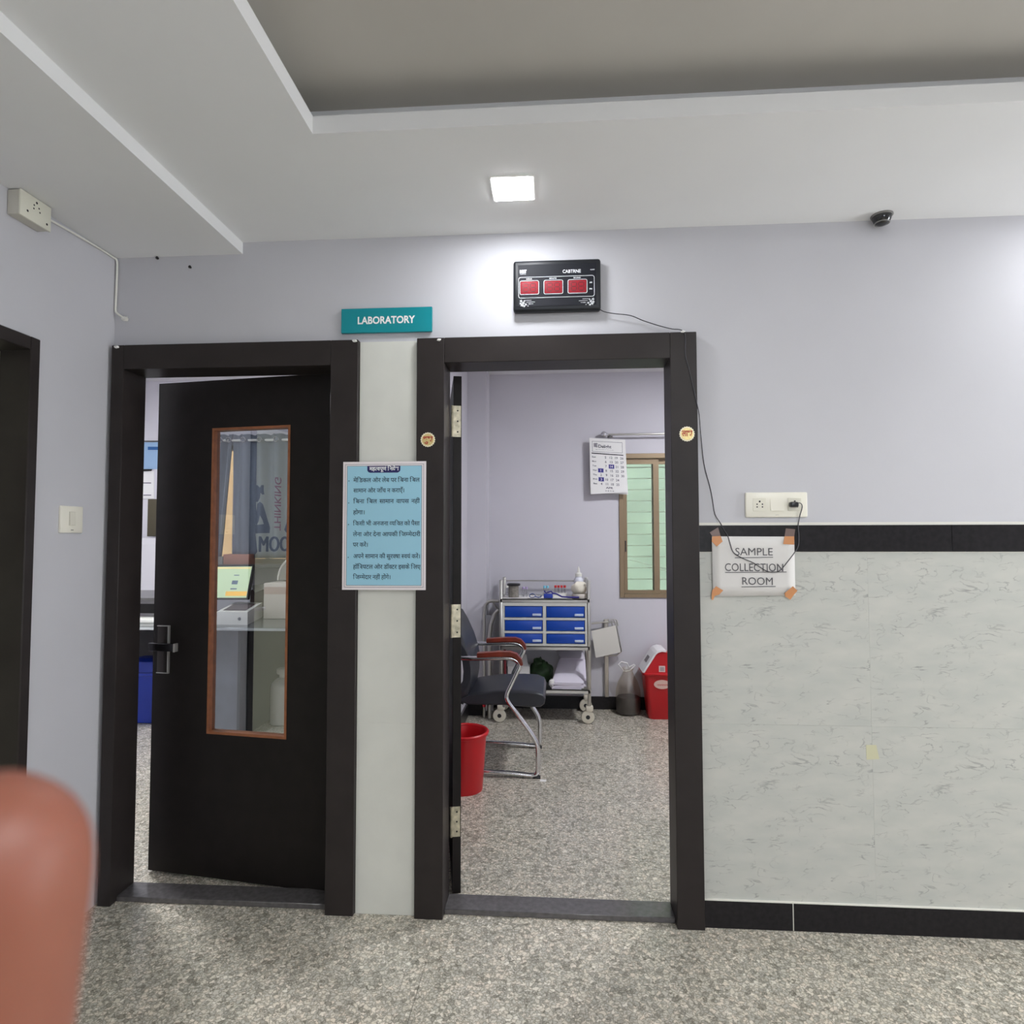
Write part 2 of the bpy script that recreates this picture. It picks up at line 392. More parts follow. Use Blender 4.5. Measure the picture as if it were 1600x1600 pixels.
# left wall with the toilet doorway
LD0, LD1 = -1.26, -.385              # opening of the left doorway
wl = MB(); wl.box(XL-.15, XL, LD1+.0, 0, 0, ZR); wl.box(XL-.15, XL, HY0, LD0, 0, ZR); wl.box(XL-.15, XL, LD0, LD1, 2.045, ZR)
wall_left = struct(wl.build('wall_left', M_WALL))
wr_ = MB(); wr_.box(HX1, HX1+.15, HY0, -1.4, 0, ZR); wr_.box(HX1, HX1+.15, -.2, 0, 0, ZR); wr_.box(HX1, HX1+.15, -1.4, -.2, 0, .5); wr_.box(HX1, HX1+.15, -1.4, -.2, 2.2, ZR)
struct(wr_.build('wall_right', M_WALL))
w4 = struct(thing('added_window_right', None, None, (HX1, -.8, .5)))  # made-up window, added for the side fill on the left wall
for a in ((-1.4, -1.35, .5, 2.2), (-.25, -.2, .5, 2.2), (-1.35, -.25, .5, .55), (-1.35, -.25, 2.15, 2.2), (-.825, -.775, .55, 2.15)):
    box(HX1+.02, HX1+.08, a[0], a[1], a[2], a[3]).build('window_frame', mat('aluminium', (170,168,165), .4, .8), w4)
wb = MB(); wb.box(XL-.15, .2, HY0-.15, HY0, 0, ZR); wb.box(2.2, HX1+.15, HY0-.15, HY0, 0, ZR); wb.box(.2, 2.2, HY0-.15, HY0, 2.3, ZR); wb.box(.2, 2.2, HY0-.15, HY0, 0, .9)
struct(wb.build('wall_rear', M_WALL))
w5 = struct(thing('added_window_rear', None, None, (1.2, HY0, .9)))  # made-up rear window, added so sky light reaches the tray lip
for x0, x1, z0, z1 in ((.2,.25,.9,2.3),(2.15,2.2,.9,2.3),(.25,2.15,.9,.95),(.25,2.15,2.25,2.3),(1.175,1.225,.95,2.25)):
    box(x0, x1, HY0-.08, HY0-.02, z0, z1).build('window_frame', mat('aluminium', (170,168,165), .4, .8), w5)

# ------------------------------------------------------------------ ceiling with tray
XT, YT, XT1, YT1 = -.7006, -.6169, 3.1, -3.6
ZLIP, ZTRAY, SB = 2.622, 2.728, .125
XB = -1.232
c = MB()
c.box(XB, HX1, YT, 0, ZC, ZLIP); c.box(XB, HX1, HY0, YT1, ZC, ZLIP); c.box(XB, XT, YT1, YT, ZC, ZLIP); c.box(XT1, HX1, YT1, YT, ZC, ZLIP)
ceil = struct(c.build('ceiling', M_CEIL))
box(XL, XB, HY0, 0, ZL, ZR).build('dropped_border', M_CEIL, ceil)
c = MB()
c.box(XB, XT-SB, HY0, 0, ZLIP, ZR); c.box(XT1+SB, HX1, HY0, 0, ZLIP, ZR); c.box(XT-SB, XT1+SB, YT+SB, 0, ZLIP, ZR); c.box(XT-SB, XT1+SB, HY0, YT1-SB, ZLIP, ZR)
c.build('tray_step', M_CEIL, ceil)
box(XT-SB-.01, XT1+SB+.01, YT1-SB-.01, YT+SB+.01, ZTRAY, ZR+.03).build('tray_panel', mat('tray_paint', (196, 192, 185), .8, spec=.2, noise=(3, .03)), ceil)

def led_panel(cx, cy, z, s, label, power, group=None, col=(248, 251, 255)):
    t = thing('ceiling_light', label, 'light', (cx, cy, z), 0, group)
    e = mat('led_%d' % int(power*10), (255,255,255), .5, emit=col, es=power)
    h = s/2
    box(cx-h, cx+h, cy-h, cy+h, z-.0045, z-.001).build('diffuser', e, t)
    f = MB()
    for a in ((cx-h-.006, cx+h+.006, cy-h-.006, cy-h), (cx-h-.006, cx+h+.006, cy+h, cy+h+.006), (cx-h-.006, cx-h, cy-h, cy+h), (cx+h, cx+h+.006, cy-h, cy+h)):
        f.box(*a, z-.003, z)
    f.build('bezel', mat('white_lamp_bezel', (246,244,240), .4), t)
    return t
led_panel(-.137, -.301, ZC, .131, 'square white LED panel glowing in the ceiling above the clock', LED)
led_panel(2.02, -.301, ZC, .131, 'square white LED panel in the ceiling at the far right along the front wall', LED)
for cx_, cy_, lab in ((.0, -4.3, 'added fill panel behind the photographer, nearer row, left'), (1.6, -4.3, 'added fill panel behind the photographer, nearer row, middle'), (3.3, -4.3, 'added fill panel behind the photographer, nearer row, right'),
                      (.0, -5.7, 'added fill panel along the rear wall of the hall, left'), (1.6, -5.7, 'added fill panel along the rear wall of the hall, middle'), (3.3, -5.7, 'added fill panel along the rear wall of the hall, right')):
    led_panel(cx_, cy_, ZC, .59, lab, HALL_FILL)  # added panels out of view, standing in for the hall's ambient light
led_panel(1.2, -2.35, ZTRAY, .59, 'added fill panel in the middle of the ceiling tray', HALL_FILL*3.8)  # added out of view to light the floor and left wall

# ------------------------------------------------------------------ door frames
def frame(parent, x0, x1, xi0, xi1):
    for n, a in (('jamb', (x0, xi0, FP, JD, 0, ZT)), ('jamb', (xi1, x1, FP, JD, 0, ZT)), ('head', (xi0, xi1, FP, JD, ZTI, ZT))):
        box(*a, bev=.0018, seg=1).build(n, M_FRAME, parent)
    box(xi0, xi1, 0, JD, 0, .02, bev=.002, seg=1).build('sill', M_SILLG, parent)

# laboratory door: frame + leaf standing ajar
d2 = struct(thing('door_2', 'dark laboratory door standing ajar with a tall glazed panel', None, (X0, FP, 0)))
frame(d2, X0, X1, X0I, X1I)
AJ = math.radians(8.1); HXL, HYL = -.865, .083
leaf = thing('door_leaf', None, None); leaf.parent = d2
del_keys = [k for k in leaf.keys()]
leaf.location = (HXL-X0, HYL-FP, 0); leaf.rotation_euler = (0, 0, PI-AJ)      # local +x runs from hinge to free edge, +y faces the hall
LW, LT, LB, LH = .845, .036, .012, 2.062
GU0, GU1, GZ0, GZ1 = .214, .578, .590, 1.858
lf = MB()
for a in ((0, GU0, LB, LH), (GU1, LW, LB, LH), (GU0, GU1, LB, GZ0), (GU0, GU1, GZ1, LH)): lf.box(a[0], a[1], -LT, 0, a[2], a[3])
lo = lf.build('door_panel', M_LEAF, leaf, local=True)
bd = MB(); q = .010
for a in ((GU0, GU0+q, GZ0, GZ1), (GU1-q, GU1, GZ0, GZ1), (GU0+q, GU1-q, GZ0, GZ0+q), (GU0+q, GU1-q, GZ1-q, GZ1)): bd.box(a[0], a[1], -LT+.001, .002, a[2], a[3])
bd.build('glazing_bead', mat('varnished_wood_bead', (150, 92, 58), .45, noise=(30, .2)), leaf, local=True)
M_DOORGLASS = clear_mat('reflective_door_glass', (186, 190, 194), .26)
MB().add([(GU0+q,-.018,GZ0+q),(GU1-q,-.018,GZ0+q),(GU1-q,-.018,GZ1-q),(GU0+q,-.018,GZ1-q)], [(0,1,2,3)]).build('glass_pane', M_DOORGLASS, leaf, local=True)
hp = box(.766, .820, 0, .006, .828, 1.028, bev=.002).build('handle_plate', mat('dark_bronze_plate', (52, 47, 46), .3, .6), leaf, local=True)
ed = MB(); ed.box(.762, .768, 0, .009, .828, 1.028); ed.box(.766, .820, 0, .009, 1.024, 1.028); ed.box(.766, .820, 0, .009, .828, .832)
M_SATIN = mat('satin_chrome', (176, 174, 172), .35, .5)
ed.build('plate_edge', M_SATIN, leaf, local=True)
MB().lathe([(0, .012), (.009, .012), (.010, .006), (.010, 0)], (.792, 0, .875), 14, axis='y').xf(Matrix.Identity(4)).build('key_cylinder', M_CHROME, leaf, local=True)
lv = MB(); lv.cyl((.796, .004, .945), (.796, .045, .945), .011); lv.box(.700, .820, .036, .056, .929, .961, bev=.004)
lv.build('lever', mat('gunmetal', (46, 44, 48), .25, .7), leaf, local=True)
box(.693, .700, .035, .057, .928, .962, bev=.001).build('lever_end', M_SATIN, leaf, local=True)

# sample collection room door: frame + leaf opened into the room
d3 = struct(thing('door_3', 'dark door frame of the sample collection room with its leaf swung open', None, (X2, FP, 0)))
frame(d3, X2, X3, X2I, X3I)
leaf3 = thing('door_leaf', None, None); leaf3.parent = d3
leaf3.location = (-.405-X2, .112-FP, 0); leaf3.rotation_euler = (0, 0, math.radians(101.5))   # local +x from the hinge inwards
box(0, .83, -.033, 0, .012, 2.047, bev=.001, seg=1).build('door_panel', M_LEAF, leaf3, local=True)
M_HINGE = mat('worn_brass_hinge', (190, 182, 160), .35, .8, noise=(40, .35))
for z0, z1 in ((1.80, 1.926), (1.001, 1.131), (.229, .344)):
    hg = box(-.0015, 0.001, -.030, .002, z0, z1).build('hinge', M_HINGE, leaf3, local=True)
    MB().cyl((-.003, .005, z0), (-.003, .005, z1), .005, 8).build('hinge_pin', M_HINGE, hg, local=True)
    sc = MB()
    for zz in (z0+.02, (z0+z1)/2, z1-.02): sc.cyl((-.0025, -.017, zz), (0, -.017, zz), .0035, 8)
    sc.build('screw', M_DARK, hg, local=True)

# toilet door in the left wall
d1 = struct(thing('door_1', 'cream door in a dark frame at the left edge, with a printed figure', None, (XL, LD1, 0)))
for a in ((XL-.15, XL+.010, LD1-.012, LD1+.026, 0, 2.071), (XL-.15, XL+.010, LD0-.026, LD0+.012, 0, 2.071), (XL-.15, XL+.010, LD0+.012, LD1-.012, 2.025, 2.071)):
    box(*a, bev=.003, seg=1).build('jamb' if a[4] == 0 else 'head', M_FRAME, d1)
XD = XL-.098
lf1 = box(XD-.03, XD, LD0+.014, LD1-.014, .012, 2.022).build('door_leaf', mat('cream_green_door_laminate', (214, 216, 192), .4, noise=(4, .04)), d1)
def mirror_to_door(px, py):
    """where the reflection seen at a photo pixel in the door glass lies on the cream door"""
    r = _rt*((px-800)/F_PX) - _up*((py-800)/F_PX) + _fw
    n = Vector((-math.sin(AJ), -math.cos(AJ), 0)); H = Vector((HXL, HYL, 0)) - n*.018
    t = (H-CAM).dot(n)/r.dot(n); p = CAM+r*t; r2 = r-n*(2*r.dot(n)); s = (XD-p.x)/r2.x
    p2 = p+r2*s; return (p2.y, p2.z)
YR, NX = (0,1,0), (1,0,0)
M_DECAL = mat('black_vinyl', (24, 22, 22), .5); M_DECALR = mat('red_vinyl', (170, 30, 36), .5)
# silhouette seated in thought, the slanted strokes and lettering under it (as laid out on the door)
def decal_poly(pts, name='printed_figure', m=M_DECAL):
    pp = [mirror_to_door(*q) for q in pts]
    return [(XD+.0005, a, b) for a, b in pp]
fig = MB()
head = [(392,759),(402,758),(406,762),(408,758),(412,758),(412,768),(413,772),(410,773),(407,770),(406,778),(403,784),(398,784),(393,778)]
body1 = [(402,787),(406,784),(411,788),(416,805),(422,825),(421,833),(412,833),(392,834),(392,821),(412,819),(410,812),(406,805),(404,815),(400,822),(396,795),(396,789),(400,790),(401,800)]
slash = [(394,835),(399,834),(402,862),(399,866),(396,862)]
right = [(453,800),(456,800),(456,834),(447,832),(444,828)]
for p in (head, body1, slash, right):
    q_ = decal_poly(p); fig.add(q_, [tuple(range(len(q_)))])
fo = fig.build('printed_figure', M_DECAL, lf1)
ya, za = mirror_to_door(405, 851); yb, zb = mirror_to_door(449, 849)
def on_door(mb, body, cy, cz, R, U, width, height, bold): return text_fit(mb, body, (XD, cy, cz), R, U, NX, width=width, height=height, bold=bold, lift=.0006)
_, zt_ = mirror_to_door(425, 838); _, zb_ = mirror_to_door(425, 862)
wl_ = abs(ya-yb)*4/3*1.0
rm_ = MB()
for dy_ in (-.005, 0, .005): on_door(rm_, 'ROOM', ya-wl_/2+dy_, (zt_+zb_)/2, YR, ZU, wl_, zt_-zb_, 0)
rm_.build('printed_lettering', M_DECAL, lf1)
y1_, z1_ = mirror_to_door(434, 746); y2_, z2_ = mirror_to_door(434, 829); yL, _ = mirror_to_door(429, 790); yR_, _ = mirror_to_door(439.5, 790)
on_door(MB(), 'THINKING', (y1_+y2_)/2, (z1_+z2_)/2, (0,0,1), (0,-1,0), z1_-z2_, abs(yL-yR_), .015).build('printed_lettering', M_DECALR, lf1)
MB().box(XD, XD+.03, LD1-.09, LD1-.075, .99, 1.03).box(XD+.03, XD+.05, LD1-.16, LD1-.07, 1.0, 1.02, bev=.004).build('handle', M_STEEL, d1)

# ------------------------------------------------------------------ sample collection room shell
RX0, RX1 = -.690, 2.3
struct(box(RX0-.06, RX0, WT, YB+.15, 0, ZR).build('wall_partition', M_ROOMW))
struct(box(RX1, RX1+.1, WT, YB+.15, 0, ZR).build('wall_room_right', M_ROOMW))
WX0, WX1, WZ0, WZ1 = .540, 1.46, .905, 2.090        # window of the sample room
wr = MB(); wr.box(RX0, WX0, YB, YB+.16, 0, ZR); wr.box(WX1, RX1, YB, YB+.16, 0, ZR); wr.box(WX0, WX1, YB, YB+.16, 0, WZ0); wr.box(WX0, WX1, YB, YB+.16, WZ1, ZR)
wall_rb = struct(wr.build('wall_room_back', M_ROOMW))
pil = struct(box(RX0, -.535, 2.545, YB, 0, ZR).build('wall_pilaster', M_ROOMW))
struct(box(RX0-.06, RX1+.1, WT, YB+.16, ZR, ZR+.1).build('ceiling_sample_room', M_ROOM_CEIL))
b_ = struct(thing('baseboard_back', None, None, (0, YB, 0)))
for x0, x1 in ((-.535, .62), (.621, 1.8), (1.801, RX1)): box(x0, x1, YB-.014, YB, 0, .102).build('granite_skirting', M_BLACKG, b_)
box(-.676, -.521, 2.531, 2.545, 0, .102).build('granite_skirting', M_BLACKG, b_)
box(RX0, RX0+.014, WT, 2.531, 0, .102).build('granite_skirting', M_BLACKG, b_)
box(-.535, -.521, 2.545, YB-.014, 0, .102).build('granite_skirting', M_BLACKG, b_)
led_panel(1.35, 1.25, ZR, .30, 'square LED panel in the ceiling of the sample collection room', ROOM_LED/3.2)

# window of the sample room
M_BRONZE = mat('bronze_aluminium', (150, 130, 104), .38, .35)
wn = struct(thing('window_1', 'brown aluminium sliding window with pale green view and white grille', None, (WX0, YB, WZ0)))
y0_, y1_ = YB-.012, YB+.07
for a in ((WX0, WX0+.035, WZ0, WZ1), (WX1-.035, WX1, WZ0, WZ1), (WX0+.035, WX1-.035, WZ0, WZ0+.03), (WX0+.035, WX1-.035, WZ1-.04, WZ1)):
    box(a[0], a[1], y0_, y1_, a[2], a[3], bev=.002, seg=1).build('window_frame', M_BRONZE, wn)
for k, (a, b, yy) in enumerate(((WX0+.038, .868, YB+.022), (.80+.015, 1.21, YB+.048), (1.17, WX1-.036, YB+.022))):
    sf = MB()
    for q4 in ((a, a+.028, WZ0+.032, WZ1-.042), (b-.045, b, WZ0+.032, WZ1-.042), (a+.028, b-.045, WZ0+.032, WZ0+.06), (a+.028, b-.045, WZ1-.085, WZ1-.042)):
        sf.box(q4[0], q4[1], yy-.01, yy+.01, q4[2], q4[3])
    so = sf.build('sash', M_BRONZE, wn)
    MB().box(a+.028, b-.045, yy-.002, yy+.002, WZ0+.06, WZ1-.085).build('glass_pane', clear_mat('window_glass', (236, 244, 238), .05), so)
box(WX0+.048, WX0+.056, YB+.004, YB+.012, 1.28, 1.37).build('sash_latch', M_BLACKP, wn)
gr = MB()
M_GRILLE = mat('white_grille_paint', (238, 236, 224), .5)
for k in range(13):
    zz = WZ0+.05+k*.094; MB().cyl((WX0, YB+.125, zz), (WX1, YB+.125, zz), .0055, 6).build('grille_bar', M_GRILLE, wn)
for xx in (WX0+.075, 1.0, 1.4): MB().cyl((xx, YB+.130, WZ0), (xx, YB+.130, WZ1), .007, 6).build('grille_bar', M_GRILLE, wn)
struct(box(-.6, 3.4, YB+.85, YB+.95, -.4, 3.6).build('wall_outside_green', mat('pale_green_outside_wall', (188, 197, 180), .8, noise=(3, .12))))
# diagonal cable seen outside the window
tube([at(975,872,y=YB+.14), at(1005,880,y=YB+.14), at(1035,890,y=YB+.14), at(1075,899,y=YB+.14)], .004, 6).build('grille_wire', M_GRILLE, wn)

# curtain rod
rd = thing('curtain_rod', 'thin steel curtain rod on the wall above the brown window', 'curtain rod', (.42, YB-.06, 2.25))
p0, p1 = at(946,679,y=YB-.06), at(1040,681,y=YB-.06)
tube([p0, (p0.x+1.15, p0.y, p0.z)], .0085, 10).build('rod', M_STEEL, rd)
MB().lathe([(0,-.026),(.014,-.024),(.024,-.012),(.027,0),(.022,.014),(.012,.022),(.011,.034),(0,.034)], (p0.x-.012, p0.y, p0.z+.002), 16, axis='x').build('finial', M_CHROME, rd)
for xx in (p0.x+.045, p0.x+1.08):
    MB().cyl((xx, YB, p0.z), (xx, YB-.06, p0.z), .006, 8).lathe([(.0,-.001),(.02,-.001),(.02,.006),(0,.006)], (xx, YB-.001, p0.z), 14, axis='y').build('bracket', M_CHROME, rd)

# wall calendar
YC = 2.70
ctl, ctr, cbl, cbr = at(921,684,y=YC), at(977,687,y=YC), at(923,772,y=YC-.0), at(980,769,y=YC)
cal = thing('wall_calendar', 'white April tear-off calendar hanging from the curtain rod', 'calendar', tuple((cbl+cbr)/2))
def quad_sheet(a, b, c_, d_, dy, th=.0008):
    return MB().prism([Vector(a)+Vector((0,dy,0)), Vector(b)+Vector((0,dy,0)), Vector(c_)+Vector((0,dy,0)), Vector(d_)+Vector((0,dy,0))], (0, th, 0))
for k in range(4):
    e = Vector((.003*k, 0, -.006*k))
    quad_sheet(ctl, ctr, cbr+e, cbl+e*(-.6), .004*k).build('calendar_page', M_PAPER, cal)
Rc = (ctr-ctl).normalized(); Uc = (ctl-cbl).normalized(); wc = (ctr-ctl).length; hc = (ctl-cbl).length
def cpt(u, v): return ctl+Rc*(u*wc*1.015)-Uc*(v*hc)     # u to the right, v downwards (0..1)
M_INK = mat('grey_print', (92, 90, 104), .8); M_NAVY = mat('navy_print', (66, 62, 140), .7); M_BLK = mat('black_print', (40, 40, 46), .8)
k_ = MB(); k_.prism([cpt(.05,.262)+Vector((0,-.0008,0)), cpt(.92,.272)+Vector((0,-.0008,0)), cpt(.92,.288)+Vector((0,-.0008,0)), cpt(.05,.280)+Vector((0,-.0008,0))], (0, .0004, 0))
k_.build('printed_rule', M_BLK, cal)
fr_ = MB()
for a in ((.07,.055,.9,.06),(.07,.238,.9,.243),(.07,.055,.078,.243),(.892,.055,.9,.243)):
    fr_.prism([cpt(a[0],a[1]), cpt(a[2],a[1]), cpt(a[2],a[3]), cpt(a[0],a[3])], (0,-.0006,0))
fr_.build('printed_rule', M_INK, cal)
def ctext(s, u, v, h, m=M_INK, align='c', bold=.02, wid=None):
    return text_fit(MB(), s, cpt(u, v), Rc, Uc, NF, width=wid, height=h*hc if not wid or h else None, bold=bold, align=align, lift=.0011).build('printed_lettering', m, cal)
ctext('IE', .17, .125, .07, bold=.03); ctext('Delight', .42, .15, .075, wid=.36*wc)
text_fit(MB(), 'pharma', cpt(.42, .2), Rc, Uc, NF, width=.5*wc, height=.012*hc, lift=.001).build('printed_lettering', M_INK, cal)
rows = [('Sun','','5','12','19','26'),('Mon','','6','13','20','27'),('Tue','','7','14','21','28'),('Wed','1','8','15','22','29'),('Thu','2','9','16','23','30'),('Fri','3','10','17','24',''),('Sat','4','11','18','25','')]
for j, r_ in enumerate(rows):
    v = .335+j*.0785; u0 = .0+j*.004
    text_fit(MB(), r_[0], cpt(.11+u0, v), Rc, Uc, NF, width=.11*wc, height=.026*hc, bold=.02, lift=.0011).build('printed_lettering', M_INK, cal)
    for i, s in enumerate(r_[1:]):
        if not s: continue
        u = (.28, .43, .58, .725, .875)[i]+u0
        hi = s in ('1','3','14') and not (s == '14' and i != 2)
        if hi: MB().prism([cpt(u-.075,v-.036), cpt(u+.075,v-.036), cpt(u+.075,v+.036), cpt(u-.075,v+.036)], (0,-.0006,0)).build('printed_highlight', M_NAVY, cal)
        text_fit(MB(), s, cpt(u, v), Rc, Uc, NF, height=.042*hc, bold=.012, lift=.0014).build('printed_lettering', M_PAPER if hi else M_INK, cal)
ctext('APR', .52, .872, .034, bold=.02, wid=.2*wc); ctext('2 0 2 0', .52, .925, .018, wid=.24*wc)

# ------------------------------------------------------------------ instrument trolley
TY0, TY1 = 2.36, 2.72
TX0, TX1 = -.405, .262
tro = thing('instrument_trolley', 'stainless steel wheeled trolley carrying blue drawers beneath the calendar', 'trolley', ((TX0+TX1)/2, (TY0+TY1)/2, 0))
for xx in (TX0, TX1):
    for yy in (TY0+.012, TY1-.012):
        MB().box(xx-.013, xx+.013, yy-.012, yy+.012, .135, 1.075, bev=.004).build('post', M_STEEL, tro)
for z0, z1, nme in ((.905, .930, 'top_shelf'), (.548, .575, 'middle_shelf'), (.225, .252, 'bottom_shelf')):
    MB().box(TX0-.005, TX1+.005, TY0, TY1, z1-.006, z1).box(TX0-.005, TX1+.005, TY0, TY0+.006, z0, z1).box(TX0-.005, TX1+.005, TY1-.006, TY1, z0, z1).build(nme, M_STEEL, tro)
for yy in (TY1-.012,):
    MB().cyl((TX0, yy, 1.045), (TX1, yy, 1.045), .005, 8).build('guard_rail', M_STEEL, tro)
for xx in (TX0, TX1): MB().cyl((xx, TY0+.01, 1.06), (xx, TY1-.01, 1.06), .005, 8).build('guard_rail', M_STEEL, tro)
MB().tube([(TX0-.01, 2.60, .80), (TX0-.06, 2.6, .84), (TX0-.09, 2.6, .90)], .008, 8).build('push_handle', M_STEEL, tro)
M_CAST = mat('cream_caster', (226, 219, 202), .45)
for xx in (TX0, TX1):
    for yy in (TY0+.02, TY1-.02):
        cs = MB().box(xx-.028, xx+.028, yy-.026, yy+.026, .088, .135, bev=.012).build('caster', M_CAST, tro)
        MB().lathe([(0,-.02),(.03,-.02),(.047,-.018),(.05,-.01),(.05,.01),(.047,.018),(.03,.02),(0,.02)], (xx-.012, yy, .05), 22, axis='y').build('wheel', M_CAST, cs)
        MB().lathe([(0,.0215),(.014,.0215),(.017,.019)], (xx-.012, yy, .05), 14, axis='y').build('hub', M_BLACKP, cs)
        MB().lathe([(.0505,-.008),(.052,0),(.0505,.008)], (xx-.012, yy, .05), 22, axis='y').build('tyre', M_BLACKP, cs)

# blue drawer cabinet
dc = thing('drawer_cabinet', 'six blue drawers in a white case on the trolley', 'drawer unit', (-.077, TY0+.1, .576))
M_CASE = mat('pale_grey_case', (214, 214, 208), .4)
dx0, dx1, dz0, dz1, dy0, dy1 = -.392, .248, .577, .902, TY0-.001, TY1-.03
cs = MB(); th = .012
cs.box(dx0, dx1, dy1-th, dy1, dz0, dz1)
for xx in (dx0, -.085, dx1-.015): cs.box(xx, xx+(.015 if xx != -.085 else .024), dy0, dy1-th, dz0, dz1)
for z0, z1 in ((dz0, dz0+.016), (.672, .688), (.772, .789), (.878, dz1)): cs.box(dx0, dx1, dy0+.0008, dy1-th, z0, z1)
cs.build('case', M_CASE, dc)
M_BLUE = mat('blue_drawer_plastic', (14, 72, 176), .38)
for x0, x1 in ((-.376, -.086), (-.060, .232)):
    for z0, z1 in ((.594, .671), (.689, .771), (.790, .877)):
        dr = MB().box(x0+.002, x1-.002, dy0+.005, dy1-.05, z0+.002, z1-.002, bev=.004).build('drawer', M_BLUE, dc)
        zc_ = z0+.022; MB().box(x1-.078, x1-.012, dy0-.007, dy0+.006, zc_-.008, zc_+.009, bev=.003).build('handle', mat('pale_blue_handle', (206, 218, 236), .4), dr)

# ------------------------------------------------------------------ things on the trolley's top
ZS = .930
def lathe_thing(name, label, cat, c_, parts, group=None):
    t = thing(name, label, cat, c_, 0, group)
    for n, prof, m in parts: MB().lathe(prof, c_, 20).build(n, m, t)
    return t
M_CLEAR = clear_mat('clear_plastic', (249, 249, 250), .12, .25)
M_GREYJAR = mat('grey_jar_contents', (140, 134, 126), .5, noise=(60, .25))
lathe_thing('sample_jar', 'grey jar with a wide black lid on the trolley', 'jar', (-.312, 2.44, ZS),
    [('jar_body', [(0,0),(.038,0),(.040,.004),(.040,.095),(0,.095)], M_GREYJAR), ('lid', [(0,.096),(.05,.096),(.052,.100),(.052,.110),(.046,.114),(0,.114)], M_BLACKP)])
def tube_rack(name, label, c_, n, cap, h=.085, rack=M_CLEAR):
    t = thing(name, label, 'test tubes', c_)
    x, y, z = c_
    MB().box(x-.012*n-.006, x+.012*n+.006, y-.02, y+.02, z, z+.035, bev=.003).build('rack', rack, t)
    for k in range(n):
        for r_ in (-1, 1):
            xx = x+(k-(n-1)/2)*.024; yy = y+r_*.010
            tb = MB().lathe([(0,.004),(.006,.006),(.0085,.014),(.0085,h),(.0,h)], (xx, yy, z+.002), 10).build('tube', M_CLEAR, t)
            MB().lathe([(0,h),(.0095,h),(.0095,h+.014),(.008,h+.017),(0,h+.017)], (xx, yy, z+.002), 10).build('cap', cap, tb)
M_REDCAP = mat('red_cap', (196, 34, 40), .4); M_LILAC = mat('lilac_cap', (178, 160, 200), .4); M_CYAN = mat('light_blue_cap', (120, 196, 220), .4)
tube_rack('tube_rack', 'white rack of clear tubes with red caps on the trolley', (.048, 2.50, ZS), 4, M_REDCAP, .075, M_WHITE)
tube_rack('tube_rack', 'clear tubes with light blue caps beside the red-capped rack', (-.062, 2.52, ZS), 2, M_CYAN, .07)
tube_rack('tube_rack', 'clear tubes with lilac caps right of the grey jar', (-.225, 2.47, ZS), 2, M_LILAC, .065)
tube_rack('tube_rack', 'clear tubes at the left end of the trolley top', (-.37, 2.54, ZS), 1, M_WHITE, .07)
tag(MB().box(-.395, .10, 2.385, 2.60, ZS-.002+.003, ZS+.006).build('paper_sheet', M_PAPER), 'white sheet spread under the jar and tubes on the trolley top', 'paper')
# tourniquet: blue strap with block
tq = thing('tourniquet', 'blue tourniquet strap with a blue block at the trolley front', 'strap', (-.045, 2.375, ZS))
MB().box(-.078, -.010, 2.366, 2.39, ZS+.006, ZS+.040, bev=.004).build('buckle', mat('blue_block', (40, 66, 170), .4), tq)
M_STRAP = mat('navy_strap', (44, 40, 132), .7)
MB().tube([(-.015,2.375,ZS+.045),(.02,2.372,ZS+.038),(.06,2.37,ZS+.018),(.12,2.37,ZS+.014),(.19,2.37,ZS+.014)], .006, 8).build('strap', M_STRAP, tq)
MB().tube([(-.075,2.38,ZS+.060),(-.06,2.376,ZS+.045),(-.035,2.375,ZS+.055),(-.02,2.376,ZS+.058),(-.012,2.376,ZS+.044)], .005, 8).build('strap', M_STRAP, tq)
t2 = thing('tourniquet', 'small looped blue-grey band left of the blue block', 'strap', (-.14, 2.375, ZS))
lp = [(-.165+.022*math.cos(a)-.004*math.sin(2*a), 2.375, ZS+.026+.014*math.sin(a)) for a in [2*PI*k/14 for k in range(14)]]
M_BAND = mat('blue_grey_band', (70, 84, 140), .6)
MB().tube(lp, .0035, 6, closed=True).build('loop', M_BAND, t2)
MB().tube([(-.147,2.375,ZS+.019),(-.12,2.374,ZS+.012),(-.10,2.374,ZS+.016),(-.096,2.374,ZS+.028)], .0045, 6).build('strap', M_BAND, t2)
# sanitiser bottle, cotton roll in a bag
M_BOTTLE = mat('translucent_bottle', (226, 226, 236), .35)
lathe_thing('spray_bottle', 'translucent dispenser bottle with a pointed white cap behind the cotton', 'bottle', (.195, 2.56, ZS),
    [('bottle_body', [(0,0),(.036,0),(.038,.006),(.038,.12),(.034,.14),(.024,.152),(.024,.160),(0,.160)], M_BOTTLE),
     ('neck_cap', [(.0,.160),(.026,.160),(.026,.182),(.016,.190),(0,.190)], M_WHITE), ('nozzle', [(0,.190),(.013,.191),(.010,.212),(.003,.238),(0,.240)], M_WHITE)])
def blob(c_, rx, ry, rz, seed, amp=.1, n=14, m=18):
    rnd = random.Random(seed); ph = [rnd.uniform(0, 6.28) for _ in range(8)]
    mb = MB(); vs = []
    for i in range(n+1):
        th = PI*i/n
        for k in range(m):
            a = 2*PI*k/m
            s = 1+amp*(math.sin(3*a+ph[0]+2*th)+.6*math.sin(5*a+ph[1]-3*th)+.5*math.sin(7*th+ph[2]+a))
            vs.append((c_[0]+rx*s*math.sin(th)*math.cos(a), c_[1]+ry*s*math.sin(th)*math.sin(a), c_[2]+rz*(s if .1 < i/n < .9 else 1)*math.cos(th)))
    fs = [(i*m+k, i*m+(k+1) % m, (i+1)*m+(k+1) % m, (i+1)*m+k) for i in range(n) for k in range(m)]
    return mb.add(vs, fs, True)
